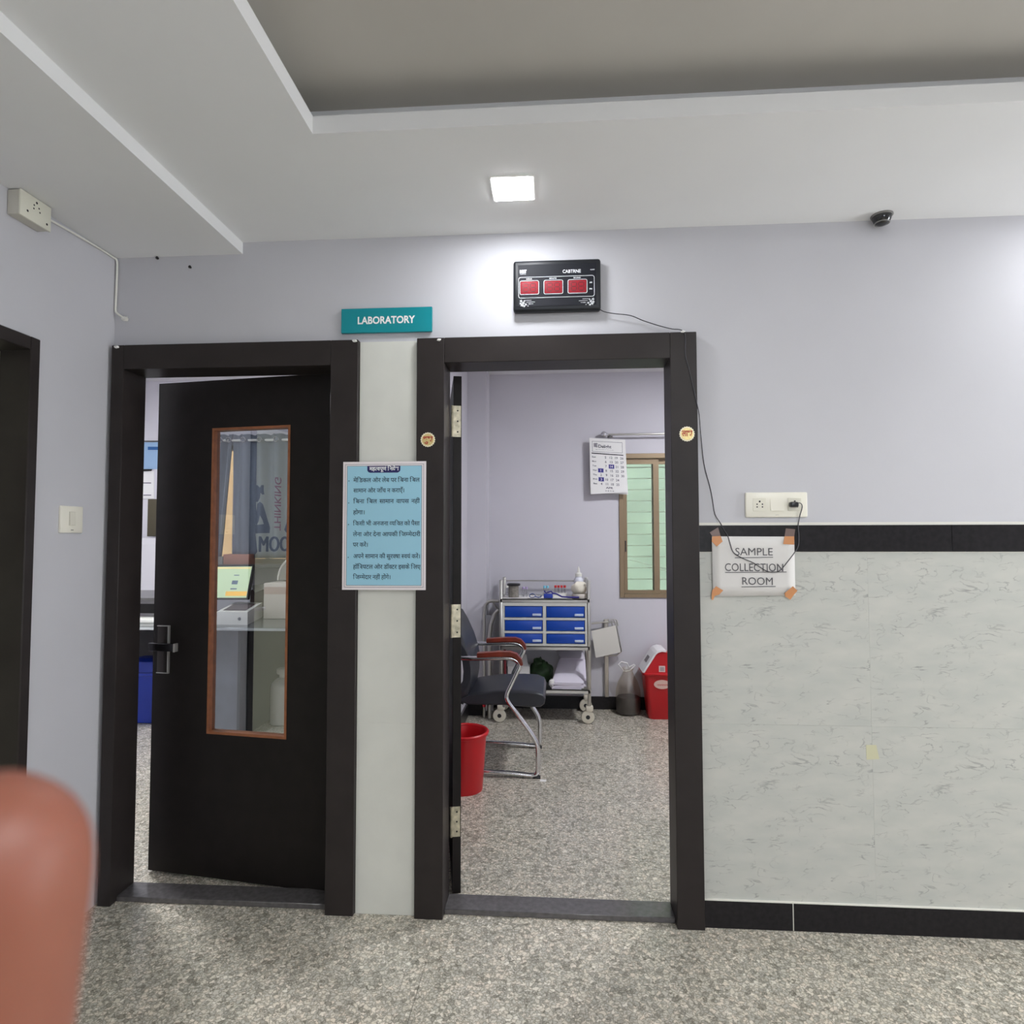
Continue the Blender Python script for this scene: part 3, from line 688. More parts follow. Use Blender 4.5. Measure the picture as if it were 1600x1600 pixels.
ct = thing('cotton_bag', 'cream ball of cotton in a plastic wrap at the right end of the trolley', 'cotton', (.195, 2.45, ZS))
blob((.197, 2.43, ZS+.078), .060, .05, .052, 3, .08).build('cotton', mat('cream_cotton', (238, 231, 214), .95, bump=(70, .5)), ct)
MB().lathe([(0,.002),(.058,.002),(.062,.010),(.060,.030),(.056,.038)], (.197, 2.43, ZS), 18).build('wrap', mat('milky_wrap', (206, 198, 188), .4), ct)

# ------------------------------------------------------------------ things on the trolley's bottom shelf
ZB = .253
st = thing('paper_stack', 'stack of lilac-white papers lying on the right of the bottom shelf', 'papers', (.12, 2.52, ZB))
for k in range(5):
    a = .02*(k % 3-1)
    MB().prism([(.0+a, 2.38, ZB+.010*k), (.222+a, 2.372, ZB+.010*k), (.225+a, 2.60, ZB+.010*k+.15), (.06+a, 2.61, ZB+.010*k+.15)], (0, 0, .009)).build('paper_bundle', mat('lilac_paper', (226, 219, 232), .8), st)
MB().prism([(.05, 2.56, ZB+.19), (.24, 2.55, ZB+.19), (.22, 2.68, ZB+.25), (.01, 2.69, ZB+.25)], (0, .004, .006)).build('folded_sheet', mat('lilac_paper', (226, 219, 232), .8), st)
bx = thing('cardboard_box', 'white box standing on the left of the bottom shelf behind the armrests', 'box', (-.28, 2.5, ZB))
MB().box(-.36, -.19, 2.45, 2.60, ZB, ZB+.15, bev=.002).build('box_body', M_PAPER, bx)
MB().prism([(-.365, 2.445, ZB+.15), (-.20, 2.445, ZB+.15), (-.22, 2.56, ZB+.22), (-.36, 2.56, ZB+.22)], (0, .003, .003)).build('flap', M_PAPER, bx)
tag(MB().box(-.385, -.370, 2.40, 2.43, ZB, ZB+.29, bev=.002).build('folder', mat('maroon_folder', (122, 36, 46), .5)), 'narrow dark red folder upright at the left trolley post', 'folder')
gs = thing('green_bag', 'dark green rumpled bag on the middle of the bottom shelf', 'bag', (-.10, 2.53, ZB))
blob((-.10, 2.55, ZB+.092), .094, .085, .084, 11, .09, 20, 26).build('bag_body', mat('dark_green_plastic', (34, 60, 30), .55, noise=(22, .6)), gs)
blob((-.12, 2.52, ZB+.165), .04, .04, .04, 5, .2).build('bag_neck', mat('dark_green_plastic', (40, 78, 36)), gs)
tag(blob((-.020, 2.395, ZB+.038), .020, .016, .030, 21, .22, 8, 9).build('paper_scrap', M_PAPER), 'small crumpled white paper between green bag and papers', 'paper')

# ------------------------------------------------------------------ chrome frame left of the trolley
pf = thing('steel_stool_frame', 'bent steel pipe frame standing against the pilaster left of the trolley', 'pipe frame', (-.52, 2.49, 0))
xa, xb_ = -.549, -.470
MB().tube([(xa,2.50,0),(xa,2.50,.80),(xa+.008,2.50,.865),(xa+.03,2.50,.893),(xa+.06,2.50,.900),(-.43,2.50,.900)], .013, 12).build('pipe', M_STEEL, pf)
MB().tube([(xa+.045,2.47,0),(xa+.045,2.47,.62),(xa+.055,2.47,.72),(xa+.085,2.47,.80),(-.43,2.47,.835)], .016, 12).build('pipe', M_STEEL, pf)
MB().box(xa+.012, xa+.075, 2.49, 2.496, .05, .79).build('back_plate', mat('grey_steel_plate', (158, 156, 160), .4, .5), pf)

# ------------------------------------------------------------------ steel holder with hanging white board
sh = thing('steel_holder', 'steel pole holder against the wall with a tilted white sheet, right of the trolley', 'holder', (.43, YB-.02, .102))
yh = YB-.03
pz = at(948, 968, y=yh)
MB().box(pz.x-.020, pz.x+.012, yh, YB-.002, .103, pz.z, bev=.003).build('pole', mat('brushed_steel', (205, 198, 188), .35, .7), sh)
MB().tube([at(924,974,y=yh-.02), at(945,972,y=yh-.02), at(962,972,y=yh-.02), at(971,1018,y=yh-.02), at(963,1024,y=yh-.02), at(948,1024,y=yh-.02)], .008, 8).build('wire_frame', M_STEEL, sh)
cp = MB(); 
for px in (952, 957, 961): cp.tube([at(px,972,y=yh-.03), at(px-2,967,y=yh-.03), at(px+3,969,y=yh-.03), at(px+5,978,y=yh-.03)], .006, 6)
cp.build('clamp', M_STEEL, sh)
a4 = [at(924,986,y=yh-.045), at(962,977,y=yh-.045), at(970,1019,y=yh-.045), at(931,1028,y=yh-.045)]
MB().prism(a4, (0, .004, 0)).build('hanging_sheet', mat('offwhite_sheet', (226, 222, 214), .6), sh)

# ------------------------------------------------------------------ clear bag with dark contents
bgc = (.585, 2.66, 0)
bgt = thing('plastic_bag', 'knotted clear plastic bag with dark contents on the floor beside the red bin', 'bag', bgc)
MB().lathe([(0,.003),(.075,.003),(.092,.02),(.097,.07),(.094,.12),(.085,.135),(0,.14)], bgc, 20).build('contents', mat('dark_bag_contents', (44, 38, 36), .6, noise=(18, .5)), bgt)
MB().lathe([(.10,.01),(.101,.12),(.096,.19),(.078,.25),(.05,.30),(.036,.335),(.05,.36)], bgc, 20).build('film', clear_mat('bag_film', (250, 246, 238), .12, .3), bgt)
MB().tube([(bgc[0]-.03,bgc[1],.33),(bgc[0]-.075,bgc[1],.385),(bgc[0]-.05,bgc[1],.405),(bgc[0]-.005,bgc[1],.395),(bgc[0]+.01,bgc[1],.365),(bgc[0]+.05,bgc[1],.385),(bgc[0]+.06,bgc[1],.38),(bgc[0]+.02,bgc[1],.34),(bgc[0]-.02,bgc[1],.33)], .006, 6).build('knot', mat('white_film', (232, 230, 230), .3), bgt)

# ------------------------------------------------------------------ red swing-lid bin
M_REDP = mat('red_plastic', (196, 24, 34), .35, spec=.5)
bc = (.835, 2.60, 0)
bn = thing('dustbin', 'red swing-lid dustbin with a white flap beside the door frame', 'bin', bc)
def loft(rings):
    mb = MB(); n = len(rings[0]); vs = [p for r_ in rings for p in r_]
    fs = [(i*n+k, i*n+(k+1) % n, (i+1)*n+(k+1) % n, (i+1)*n+k) for i in range(len(rings)-1) for k in range(n)]
    mb.add(vs, fs, True); mb.add(rings[-1], [tuple(range(n))]); mb.add(rings[0], [tuple(reversed(range(n)))]); return mb
def rrect(c_, hx, hy, r_, z, n=5):
    out = []
    for sx, sy, a0 in ((1,1,0),(-1,1,PI/2),(-1,-1,PI),(1,-1,1.5*PI)):
        for k in range(n): a = a0+PI/2*k/(n-1); out.append((c_[0]+sx*(hx-r_)+r_*math.cos(a), c_[1]+sy*(hy-r_)+r_*math.sin(a), z))
    return out
loft([rrect(bc,.105,.085,.03,0), rrect(bc,.110,.09,.03,.01), rrect(bc,.142,.115,.035,.335), rrect(bc,.158,.13,.04,.340), rrect(bc,.160,.132,.04,.352), rrect(bc,.15,.122,.04,.356)]).build('bucket', M_REDP, bn)
dome = [(-.150,.356),(-.062,.492),(-.040,.510),(-.010,.520),(.025,.516),(.055,.500),(.085,.470),(.150,.356)]
MB().prism([(bc[0]+x, bc[1]-.112, z) for x, z in dome], (0, .224, 0)).build('dome', M_REDP, bn)
fl_ = [(-.160,.362),(-.066,.508),(-.046,.526),(-.012,.536),(.022,.531),(.020,.518),(-.012,.522),(-.040,.513),(-.056,.500),(-.146,.360)]
MB().prism([(bc[0]+x, bc[1]-.122, z) for x, z in fl_], (0, .244, 0)).build('flap', mat('white_bin_flap', (236, 232, 234), .35), bn)
def fpt(t, yy, o_=.0025): return (bc[0]-.160+.094*t-.0841*o_/.1, bc[1]+yy, .362+.146*t+.0541*o_/.1)
MB().add([fpt(.42,-.05), fpt(.42,.05), fpt(.72,.05), fpt(.72,-.05)], [(0,1,2,3)]).build('slot', mat('slot_shadow', (120,112,116), .5), bn)  # flat patch, the slot's shade put into its grey
MB().box(bc[0]-.035, bc[0]+.012, bc[1]-.114, bc[1]-.112, .366, .412).build('square_sticker', mat('sticker_white', (226,208,206), .5), bn)
MB().box(bc[0]-.027, bc[0]+.004, bc[1]-.1150, bc[1]-.114, .374, .404).build('square_sticker_print', mat('sticker_grey', (176,160,160), .5), bn)
ov = [(bc[0]-.012+.062*math.cos(2*PI*k/28), bc[1]-.1155+.0, .272+.034*math.sin(2*PI*k/28)) for k in range(28)]
ovl = MB().prism(ov, (0, .008, 0)).build('oval_label', mat('label_beige', (222, 188, 176), .5), bn)
text_fit(MB(), 'wwwww', (bc[0]-.008, bc[1]-.1156, .268), XR, ZU, NF, width=.085, height=.014, lift=.0008).build('label_print', mat('label_red', (196, 70, 66), .5), bn)

# ------------------------------------------------------------------ chair
ch = thing('visitor_chair', 'black cantilever visitor chair with chrome tube frame and wooden armrests', 'chair', (-.32, 1.56, 0))
YN, YF = 1.31, 1.82
def smooth_path(pts, n=6):
    P = [Vector(p) for p in pts]; out = []
    for i in range(len(P)-1):
        p0 = P[max(i-1,0)]; p1 = P[i]; p2 = P[i+1]; p3 = P[min(i+2, len(P)-1)]
        for k in range(n):
            t = k/n; out.append(.5*((2*p1)+(p2-p0)*t+(2*p0-5*p1+4*p2-p3)*t*t+(3*p1-p0-3*p2+p3)*t**3))
    out.append(P[-1]); return out
prof = [(-.60,.690),(-.48,.684),(-.30,.690),(-.235,.680),(-.205,.648),(-.222,.605),(-.258,.53),(-.278,.487),(-.281,.455),(-.264,.422),(-.232,.382),(-.19,.325),(-.125,.235),(-.103,.185),(-.100,.12),(-.100,.05),(-.112,.020),(-.145,.014),(-.24,.022),(-.45,.030),(-.62,.030)]
for yy in (YN, YF):
    MB().tube(smooth_path([(x, yy, z) for x, z in prof], 5), .0142, 12).build('tube_frame', M_CHROME, ch)
    pad = [(-.455,.700),(-.30,.708),(-.245,.704),(-.212,.682),(-.196,.655),(-.205,.672)]
    top = [(-.455,.706),(-.33,.716),(-.26,.716),(-.222,.704),(-.195,.672),(-.186,.640)]
    bot = [(-.455,.684),(-.33,.690),(-.25,.690),(-.226,.676),(-.208,.650),(-.200,.636)]
    poly = [(x, yy-.024, z+.012) for x, z in top]+[(x, yy-.024, z+.012) for x, z in reversed(bot)]
    MB().prism(poly, (0, .048, 0)).build('armrest', mat('varnished_red_wood', (128, 46, 28), .3, noise=(16, .25)), ch)
    MB().box(-.128, -.085, yy-.016, yy+.016, 0, .012, bev=.003).build('foot_pad', M_BLACKP, ch)
    MB().tube([(-.12, yy, .236), (-.105, yy, .196)], .0126, 10)
MB().tube([(-.60,YN,.030),(-.62,YN+.03,.030),(-.62,YF-.03,.030),(-.60,YF,.030)], .0125, 10).build('rear_runner', M_CHROME, ch)
for xx in (-.30, -.42): MB().tube([(xx, YN+.03, .402), (xx, YF-.03, .402)], .010, 8).build('cross_bar', M_CHROME, ch)
M_LEATH = mat('black_leatherette', (46, 47, 53), .38, spec=.45, bump=(180, .12))
def cushion(poly2, y0, y1, r_=.03, n=4):
    """side outline (x,z) swept over a width with rounded sides"""
    rings = []; cx = sum(p[0] for p in poly2)/len(poly2); cz = sum(p[1] for p in poly2)/len(poly2)
    ysq = [(y0+r_*(1-math.cos(PI/2*k/n)), 1-.30*(1-math.sin(PI/2*k/n))) for k in range(n+1)]+[(y1-r_*(1-math.cos(PI/2*k/n)), 1-.30*(1-math.sin(PI/2*k/n))) for k in range(n, -1, -1)]
    for yy, s in ysq: rings.append([(cx+(x-cx)*(.94+.06*s if s < 1 else 1), yy, cz+(z-cz)*s) for x, z in poly2])
    return loft(rings)
seat = [(-.56,.425),(-.52,.405),(-.30,.405),(-.14,.395),(-.085,.398),(-.062,.415),(-.055,.445),(-.068,.475),(-.11,.492),(-.20,.497),(-.36,.492),(-.50,.470),(-.555,.448)]
cushion(seat, YN+.018, YF-.018).build('seat', M_LEATH, ch)
back = [(-.548,.40),(-.515,.44),(-.500,.52),(-.497,.60),(-.507,.68),(-.535,.77),(-.575,.86),(-.610,.92),(-.640,.935),(-.645,.91),(-.615,.84),(-.570,.745),(-.547,.66),(-.540,.58),(-.545,.50),(-.568,.44),(-.572,.41)]
cushion(back, YN+.02, YF-.02).build('backrest', M_LEATH, ch)

# ------------------------------------------------------------------ red bucket
bk = thing('waste_bucket', 'open round red bucket on the floor by the door leaf', 'bucket', (-.505, 1.10, 0))
kc = (-.505, 1.13, 0)
MB().lathe([(0,.003),(.098,.003),(.100,0),(.102,.004),(.122,.29),(.124,.30),(.135,.304),(.137,.318),(.130,.324),(.124,.322),(.121,.31),(.100,.012),(0,.010)], kc, 32).build('bucket_wall', M_REDP, bk)
MB().tube([(kc[0]+.128*math.cos(a), kc[1]+.128*math.sin(a), .316) for a in [2*PI*k/40 for k in range(40)]], .0075, 8, closed=True).build('rim', M_REDP, bk)
tag(MB().prism([(-.09,1.26,.0005),(-.055,1.255,.0005),(-.05,1.285,.0005),(-.085,1.29,.0005)], (0,0,.0012)).build('paper_scrap', M_PAPER), 'white scrap lying on the floor by the chair foot', 'paper')

# ------------------------------------------------------------------ laboratory shell
QX0, QX1 = -3.75, -.75
struct(box(QX0-.1, QX0, WT, YB+.15, 0, ZR).build('wall_lab_left', M_LABW))
LWX0, LWX1, LWZ0, LWZ1 = -3.0, -1.9, 1.18, 2.2
wq = MB(); wq.box(QX0, LWX0, YB, YB+.16, 0, ZR); wq.box(LWX1, QX1, YB, YB+.16, 0, ZR); wq.box(LWX0, LWX1, YB, YB+.16, 0, LWZ0); wq.box(LWX0, LWX1, YB, YB+.16, LWZ1, ZR)
struct(wq.build('wall_lab_back', M_LABW))
struct(box(QX0-.1, QX1+.06, WT, YB+.16, ZR, ZR+.1).build('ceiling_laboratory', M_ROOM_CEIL))
led_panel(-2.6, .9, ZR, .30, 'square LED panel in the ceiling of the laboratory', LAB_LED/3.2)
w2 = struct(thing('window_2', 'laboratory window behind the grey curtain', None, (-2.45, YB, LWZ0)))
for a in ((LWX0, LWX0+.04, LWZ0, LWZ1), (LWX1-.04, LWX1, LWZ0, LWZ1), (LWX0+.04, LWX1-.04, LWZ0, LWZ0+.04), (LWX0+.04, LWX1-.04, LWZ1-.04, LWZ1), (-2.47, -2.43, LWZ0+.04, LWZ1-.04)):
    box(a[0], a[1], YB+.02, YB+.07, a[2], a[3]).build('window_frame', M_BRONZE, w2)
for a, b in ((LWX0+.04, -2.47), (-2.43, LWX1-.04)): MB().box(a, b, YB+.043, YB+.047, LWZ0+.04, LWZ1-.04).build('glass_pane', clear_mat('window_glass', (236,244,238), .05), w2)
box(LWX0-.05, LWX1+.05, YB-.17, YB+.02, LWZ0-.03, LWZ0, bev=.003, seg=1).build('window_sill', M_SILLG, w2)
struct(box(-4.4, -.9, YB+.85, YB+.95, -.4, 3.6).build('wall_outside_peach', mat('peach_wall_warm_light', (255, 206, 158), .8)))  # warm light of the curtain slit put into the wall colour

# curtains with eyelets on a rod
M_CURT = mat('grey_blue_curtain', (112, 120, 133), .8, spec=.2, noise=(30, .06))
yc = 2.69
rod_z = at(390, 688, y=yc).z
cr_ = thing('curtain_rod', 'white curtain rod across the top of the laboratory window', 'curtain rod', (-2.5, yc, rod_z))
tube([(-3.15, yc, rod_z), (-1.75, yc, rod_z)], .011, 10).build('rod', M_WHITE, cr_)
for xx in (-3.1, -1.8): MB().cyl((xx, YB, rod_z), (xx, yc, rod_z), .008, 8).build('bracket', M_WHITE, cr_)
def curtain(xt0, xt1, xb0, xb1, z0, z1, label, nf, pull=1.0):
    t = thing('curtain', label, 'curtain', ((xb0+xb1)/2, yc, z0)); n = nf*10; m = 16; vs = []
    for j in range(m+1):
        s = j/m; z = z1+(z0-z1)*s
        for i in range(n+1):
            u = i/n; x = (xt0+(xt1-xt0)*u)*(1-s**pull)+(xb0+(xb1-xb0)*u)*s**pull
            vs.append((x, yc+.030*math.sin(2*PI*nf*u)*(1-.15*s)+.006*math.sin(9*u+5*s), z+.004*math.cos(4*PI*nf*u)*(1 if j == 0 else 0)))
    fs = [(j*(n+1)+i, j*(n+1)+i+1, (j+1)*(n+1)+i+1, (j+1)*(n+1)+i) for j in range(m) for i in range(n)]
    o = MB().add(vs, fs, True).build('cloth', M_CURT, t)
    so_ = o.modifiers.new('thick', 'SOLIDIFY'); so_.thickness = .003
    for k in range(2*nf):
        u = (k+.25)/(2*nf)+.0; u = (k*.5+.25)/nf
        x = xt0+(xt1-xt0)*u; yy = yc+.030*math.sin(2*PI*nf*u)
        MB().tube([(x+.020*math.cos(a), yy-.006 if math.sin(2*PI*nf*u) < 0 else yy+.006, rod_z+.020*math.sin(a)) for a in [2*PI*q/14 for q in range(14)]], .005, 6, closed=True).build('eyelet', M_CHROME, t)
    return t
xs1, xs2 = at(363, 745, y=yc), at(363, 868, y=yc)
curtain(-3.02, xs1.x, -3.05, at(346, 868, y=yc).x, at(350, 872, y=yc).z, rod_z+.05, 'grey eyelet curtain left of the orange slit in the laboratory window', 4, 1.3)
curtain(xs1.x, -1.86, xs2.x, -1.86, at(350, 872, y=yc).z, rod_z+.05, 'grey eyelet curtain right of the orange slit in the laboratory window', 6)

# counter
CZ, CY = .78, 1.80
ctp = thing('laboratory_counter', 'dark granite laboratory counter on upright stone slabs', 'counter', (-2.4, CY, 0))
M_COUNT = mat('dark_green_granite', (74, 80, 82), .15, spec=.6, noise=(60, .25))
MB().box(QX0+.01, -1.45, CY, YB-.008, CZ-.022, CZ, bev=.002, seg=1).build('worktop', M_COUNT, ctp)
MB().box(QX0+.01, -1.45, CY-.004, CY, CZ-.020, CZ-.002).build('worktop_edge', mat('polished_edge', (186, 190, 190), .15), ctp)
M_SLAB = mat('grey_stone_slab', (128, 132, 142), .3, noise=(8, .16))
MB().box(-2.50, -2.205, CY+.12, CY+.145, 0, CZ-.022).build('support_slab', M_SLAB, ctp)
MB().box(-2.205, -2.185, CY+.06, YB-.008, 0, CZ-.022).build('support_slab', mat('dark_gap_shade', (58, 62, 66), .3), ctp)  # dark strip put in for the shaded gap beside the slab
MB().box(-2.185, -1.45, YB-.03, YB-.008, 0, CZ-.022).build('back_slab', M_SLAB, ctp)
MB().box(-2.84, -2.52, CY+.16, CY+.185, 0, CZ-.022).build('support_slab', M_SLAB, ctp)
MB().box(QX0+.01, -2.215, YB-.03, YB-.008, 0, CZ-.022).build('back_slab', mat('shaded_stone', (104, 104, 108), .4), ctp)  # darker copy of the slab grey, shade under the worktop in its colour
MB().box(-1.475, -1.45, CY+.02, YB-.008, 0, CZ-.022).build('support_slab', M_SLAB, ctp)

# monitor
ym = 2.20
ma, mb_, mc, md = at(300, 886, y=ym+.03), at(394, 885, y=ym+.03), at(385, 934, y=ym), at(300, 934, y=ym)
mo = thing('computer_monitor', 'lit monitor with pale green screen on the laboratory counter', 'monitor', ((ma.x+mb_.x)/2, ym+.05, CZ))
MB().prism([ma+Vector((-.01,0,.012)), mb_+Vector((.01,0,.012)), mc+Vector((.01,0,-.016)), md+Vector((-.01,0,-.016))], (0, .03, 0)).build('housing', M_BLACKP, mo)
sc_ = MB().prism([ma+Vector((0,-.002,0)), mb_+Vector((0,-.002,0)), mc+Vector((0,-.002,0)), md+Vector((0,-.002,0))], (0, .001, 0)).build('screen', mat('screen_green', (200,220,180), .4, emit=(205,226,182), es=.9), mo)
def mpt(px, py): p = at(px, py, y=ym+.03*(934-py)/49); return p+Vector((0,-.004,0))
def mrect(x0, y0, x1, y1, sk, name, m): MB().prism([mpt(x0+sk, y0), mpt(x1+sk, y0), mpt(x1, y1), mpt(x0, y1)], (0, .0008, 0)).build(name, m, sc_)
mrect(352, 924, 385, 931, 1.5, 'screen_bar', mat('screen_orange', (255,200,90), .4, emit=(255,196,84), es=1.0))
M_SW = mat('screen_icon', (110,130,150), .4, emit=(110,130,150), es=.4)
mrect(362, 907, 371, 913, 1.5, 'screen_icon', M_SW); mrect(360, 919, 370, 921, .6, 'screen_icon', M_SW); mrect(366, 898, 374, 899.5, .4, 'screen_icon', M_SW)
mrect(322, 886.5, 392, 888.5, .4, 'screen_bar', mat('screen_top', (255,226,150), .4, emit=(255,222,150), es=1.0))
MB().box(ma.x+.10, ma.x+.14, ym+.03, ym+.05, CZ+.01, .98).box(ma.x+.03, ma.x+.21, ym-.0, ym+.14, CZ, CZ+.012, bev=.004).build('stand', M_BLACKP, mo)

# white analyser with sloping glossy top
an = thing('analyser', 'low white analyser with a glossy sloping display on the counter', 'instrument', (-2.33, 2.1, CZ))
f0, f1 = at(338, 976, z=CZ), at(388, 976, z=CZ)
yf = f0.y; zf = at(338, 956, y=yf).z; yb2 = yf+.42; zb2 = zf+.075
bl, br2 = at(367, 943, y=yb2).x, at(410, 941, y=yb2).x
zb2 = at(388, 941, y=yb2).z
MB().add([(f0.x,yf,CZ),(f1.x,yf,CZ),(br2,yb2,CZ),(bl,yb2,CZ),(f0.x,yf,zf),(f1.x,yf,zf),(br2,yb2,zb2),(bl,yb2,zb2)], [(3,2,1,0),(4,5,6,7),(0,1,5,4),(1,2,6,5),(2,3,7,6),(3,0,4,7)]).build('housing', M_WHITE, an)
def apt(u, v, lift=.002):
    a = Vector((f0.x,yf,zf)).lerp(Vector((f1.x,yf,zf)), u); b = Vector((bl,yb2,zb2)).lerp(Vector((br2,yb2,zb2)), u); return a.lerp(b, v)+Vector((0,0,lift))
MB().add([apt(.12,.12), apt(.88,.12), apt(.88,.8), apt(.12,.8)], [(0,1,2,3)]).build('display', mat('glossy_grey_display', (126,112,112), .06, spec=.8), an)
q5 = at(374, 967, y=yf); MB().lathe([(0,.003),(.011,.003),(.012,0)], (q5.x, yf, q5.z), 14, axis='y').build('button', mat('grey_button', (110,112,118), .5), an)

# centrifuge: cream body, round lid raised
cf = thing('centrifuge', 'cream box centrifuge with its round lid raised at the right of the counter', 'instrument', (-2.04, 2.15, CZ))
e0, e1 = at(411, 967, z=CZ), at(475, 967, z=CZ); yg = e0.y; zg = at(430, 911, y=yg).z
M_CREAM = mat('cream_enamel', (214, 204, 190), .4)
MB().box(e0.x, e1.x, yg, yg+.28, CZ, zg, bev=.008).build('body', M_CREAM, cf)
MB().box(e0.x+.006, e1.x-.006, yg-.002, yg, zg-.085, zg-.03).build('front_band', mat('pinkish_band', (196, 172, 158), .45), cf)
cc = at(466, 905, y=yg+.2)
MB().tube([(cc.x+.165*math.cos(a), yg+.2, zg+.01+.19*math.sin(a)) for a in [PI*k/20 for k in range(21)]], .009, 8).build('lid_rim', mat('white_lid_rim', (226,220,208), .4), cf)
MB().prism([(cc.x+.155*math.cos(a), yg+.2, zg+.01+.18*math.sin(a)) for a in [PI*k/20 for k in range(21)]], (0, .012, 0)).build('lid', mat('grey_lid', (152,148,140), .4), cf)
tag(MB().prism([at(392,915,y=2.35), at(415,912,y=2.35), at(415,919,y=2.35), at(398,926,y=2.35)], (0, .05, 0)).build('cloth_roll', mat('pale_roll', (176,176,168), .7)), 'pale roll lying between the monitor and the cream centrifuge', 'roll')
b5 = at(395, 918, y=2.45); 
br_ = thing('leather_case', 'dark brown case on the counter between monitor and centrifuge', 'case', (b5.x+.06, 2.45, CZ))
MB().box(b5.x, b5.x+.16, 2.40, 2.52, CZ, at(400, 921, y=2.42).z, bev=.015).build('case_body', mat('brown_case', (84, 60, 56), .5), br_)
MB().box(b5.x+.04, b5.x+.12, 2.395, 2.40, CZ+.06, CZ+.075).build('case_strap', mat('brown_strap', (60, 42, 40), .5), br_)
# cardboard box on window sill
pk = thing('carton', 'pinkish brown carton on the laboratory window sill', 'box', (-2.65, YB-.1, LWZ0))
ka, kb = at(349, 866, y=YB-.15), at(389, 866, y=YB-.15)
MB().box(ka.x, kb.x, YB-.15, YB-.04, LWZ0, ka.z, bev=.002).build('carton_body', mat('pink_cardboard', (186, 128, 108), .7), pk)
MB().box(ka.x-.05, ka.x-.004, YB-.155, YB-.05, LWZ0, ka.z-.02).build('carton_tag', mat('grey_card', (150, 146, 142), .7), pk)
# can under the counter
cn = (-2.05, 2.25, 0)
lathe_thing('jerry_can', 'white plastic can on the floor under the laboratory counter', 'can', cn,
    [('can_body', [(0,.002),(.085,.002),(.092,.01),(.092,.27),(.085,.30),(.05,.335),(.035,.34),(0,.34)], M_WHITE), ('neck', [(.03,.34),(.03,.37),(0,.37)], M_WHITE), ('screw_cap', [(0,.37),(.045,.37),(.05,.38),(.05,.405),(.042,.412),(0,.412)], M_WHITE)])
# things in the narrow gap at the left of the door
az = thing('desktop_analyser', 'tall white laboratory machine seen in the gap beside the ajar door', 'instrument', (-3.05, 2.1, CZ))
g0 = at(221, 955, z=CZ); yg2 = 2.0
gx0, gx1 = -3.30, -2.86
MB().prism([(gx0,yg2+.16,CZ),(gx0,yg2+.16,.92),(gx0,yg2,.96),(gx0,yg2-.02,1.02),(gx0,yg2+.10,1.35),(gx0,yg2+.14,1.40),(gx0,yg2+.45,1.40),(gx0,yg2+.45,CZ)], (gx1-gx0, 0, 0)).build('housing', mat('grey_white_housing', (158, 156, 159), .45), az)
MB().box(gx0, gx1, yg2-.02, yg2+.2, CZ, CZ+.03, bev=.004).build('base', M_WHITE, az)
MB().box(gx0+.02, gx1-.06, yg2+.155, yg2+.16, .83, .90).build('sample_opening', M_DARK, az)
def wall_sheet(name, label, cat, x0, y0, x1, y1, m, yy=YB-.006):
    a, b, c_, d_ = at(x0,y0,y=yy), at(x1,y0,y=yy), at(x1,y1,y=yy), at(x0,y1,y=yy)
    t = thing(name, label, cat, tuple((c_+d_)/2)); MB().prism([a,b,c_,d_], (0,.003,0)).build('sheet', m, t); return t
ps = wall_sheet('wall_poster', 'blue laboratory poster on the wall seen in the gap beside the ajar door', 'poster', 222, 691, 262, 733, mat('sky_blue_print', (150, 180, 212), .6))
MB().prism([at(231,698,y=YB-.008), at(262,698,y=YB-.008), at(262,703,y=YB-.008), at(231,703,y=YB-.008)], (0,.001,0)).build('printed_band', mat('blue_band', (40, 92, 150), .6), ps)
MB().prism([at(222,688.5,y=YB-.008), at(262,688.5,y=YB-.008), at(262,690.5,y=YB-.008), at(222,690.5,y=YB-.008)], (0,.004,0)).build('hanging_strip', mat('dark_strip', (88,84,84), .6), ps)
np_ = wall_sheet('wall_notice', 'white notice sheet under the blue poster in the laboratory', 'notice', 222, 736, 240.5, 779, M_PAPER)
tx_ = MB()
for yy in (754, 773): tx_.prism([at(224,yy,y=YB-.008), at(236,yy,y=YB-.008), at(236,yy+1.3,y=YB-.008), at(224,yy+1.3,y=YB-.008)], (0,.001,0))
tx_.build('printed_line', M_INK, np_)
MB().prism([at(222,733,y=YB-.02), at(236,733,y=YB-.02), at(235,735.5,y=YB-.02), at(222,736,y=YB-.02)], (0,.014,0)).build('clip', M_DARK, np_)
tag(MB().box(at(233,790,y=YB-.1).x, at(262,790,y=YB-.1).x, YB-.12, YB-.005, at(235,838,y=YB-.1).z, at(235,780,y=YB-.1).z, bev=.004).build('wall_cabinet', mat('olive_cabinet', (74, 68, 50), .5)), 'dark olive wall cabinet behind the white laboratory machine', 'cabinet')
bb = (-3.14, 2.27, 0)
bl_ = thing('blue_bin', 'tall blue waste bin on the laboratory floor in the door gap', 'bin', bb)
loft([rrect(bb,.12,.10,.03,.005), rrect(bb,.155,.13,.03,.36), rrect(bb,.165,.14,.035,.365), rrect(bb,.165,.14,.035,.385)]).build('bin_body', mat('blue_bin_plastic', (28, 58, 168), .4), bl_)
loft([rrect(bb,.15,.13,.03,.386), rrect(bb,.12,.10,.03,.46), rrect(bb,.06,.05,.02,.48)]).build('bin_lid', mat('blue_bin_plastic', (28, 58, 168), .4), bl_)

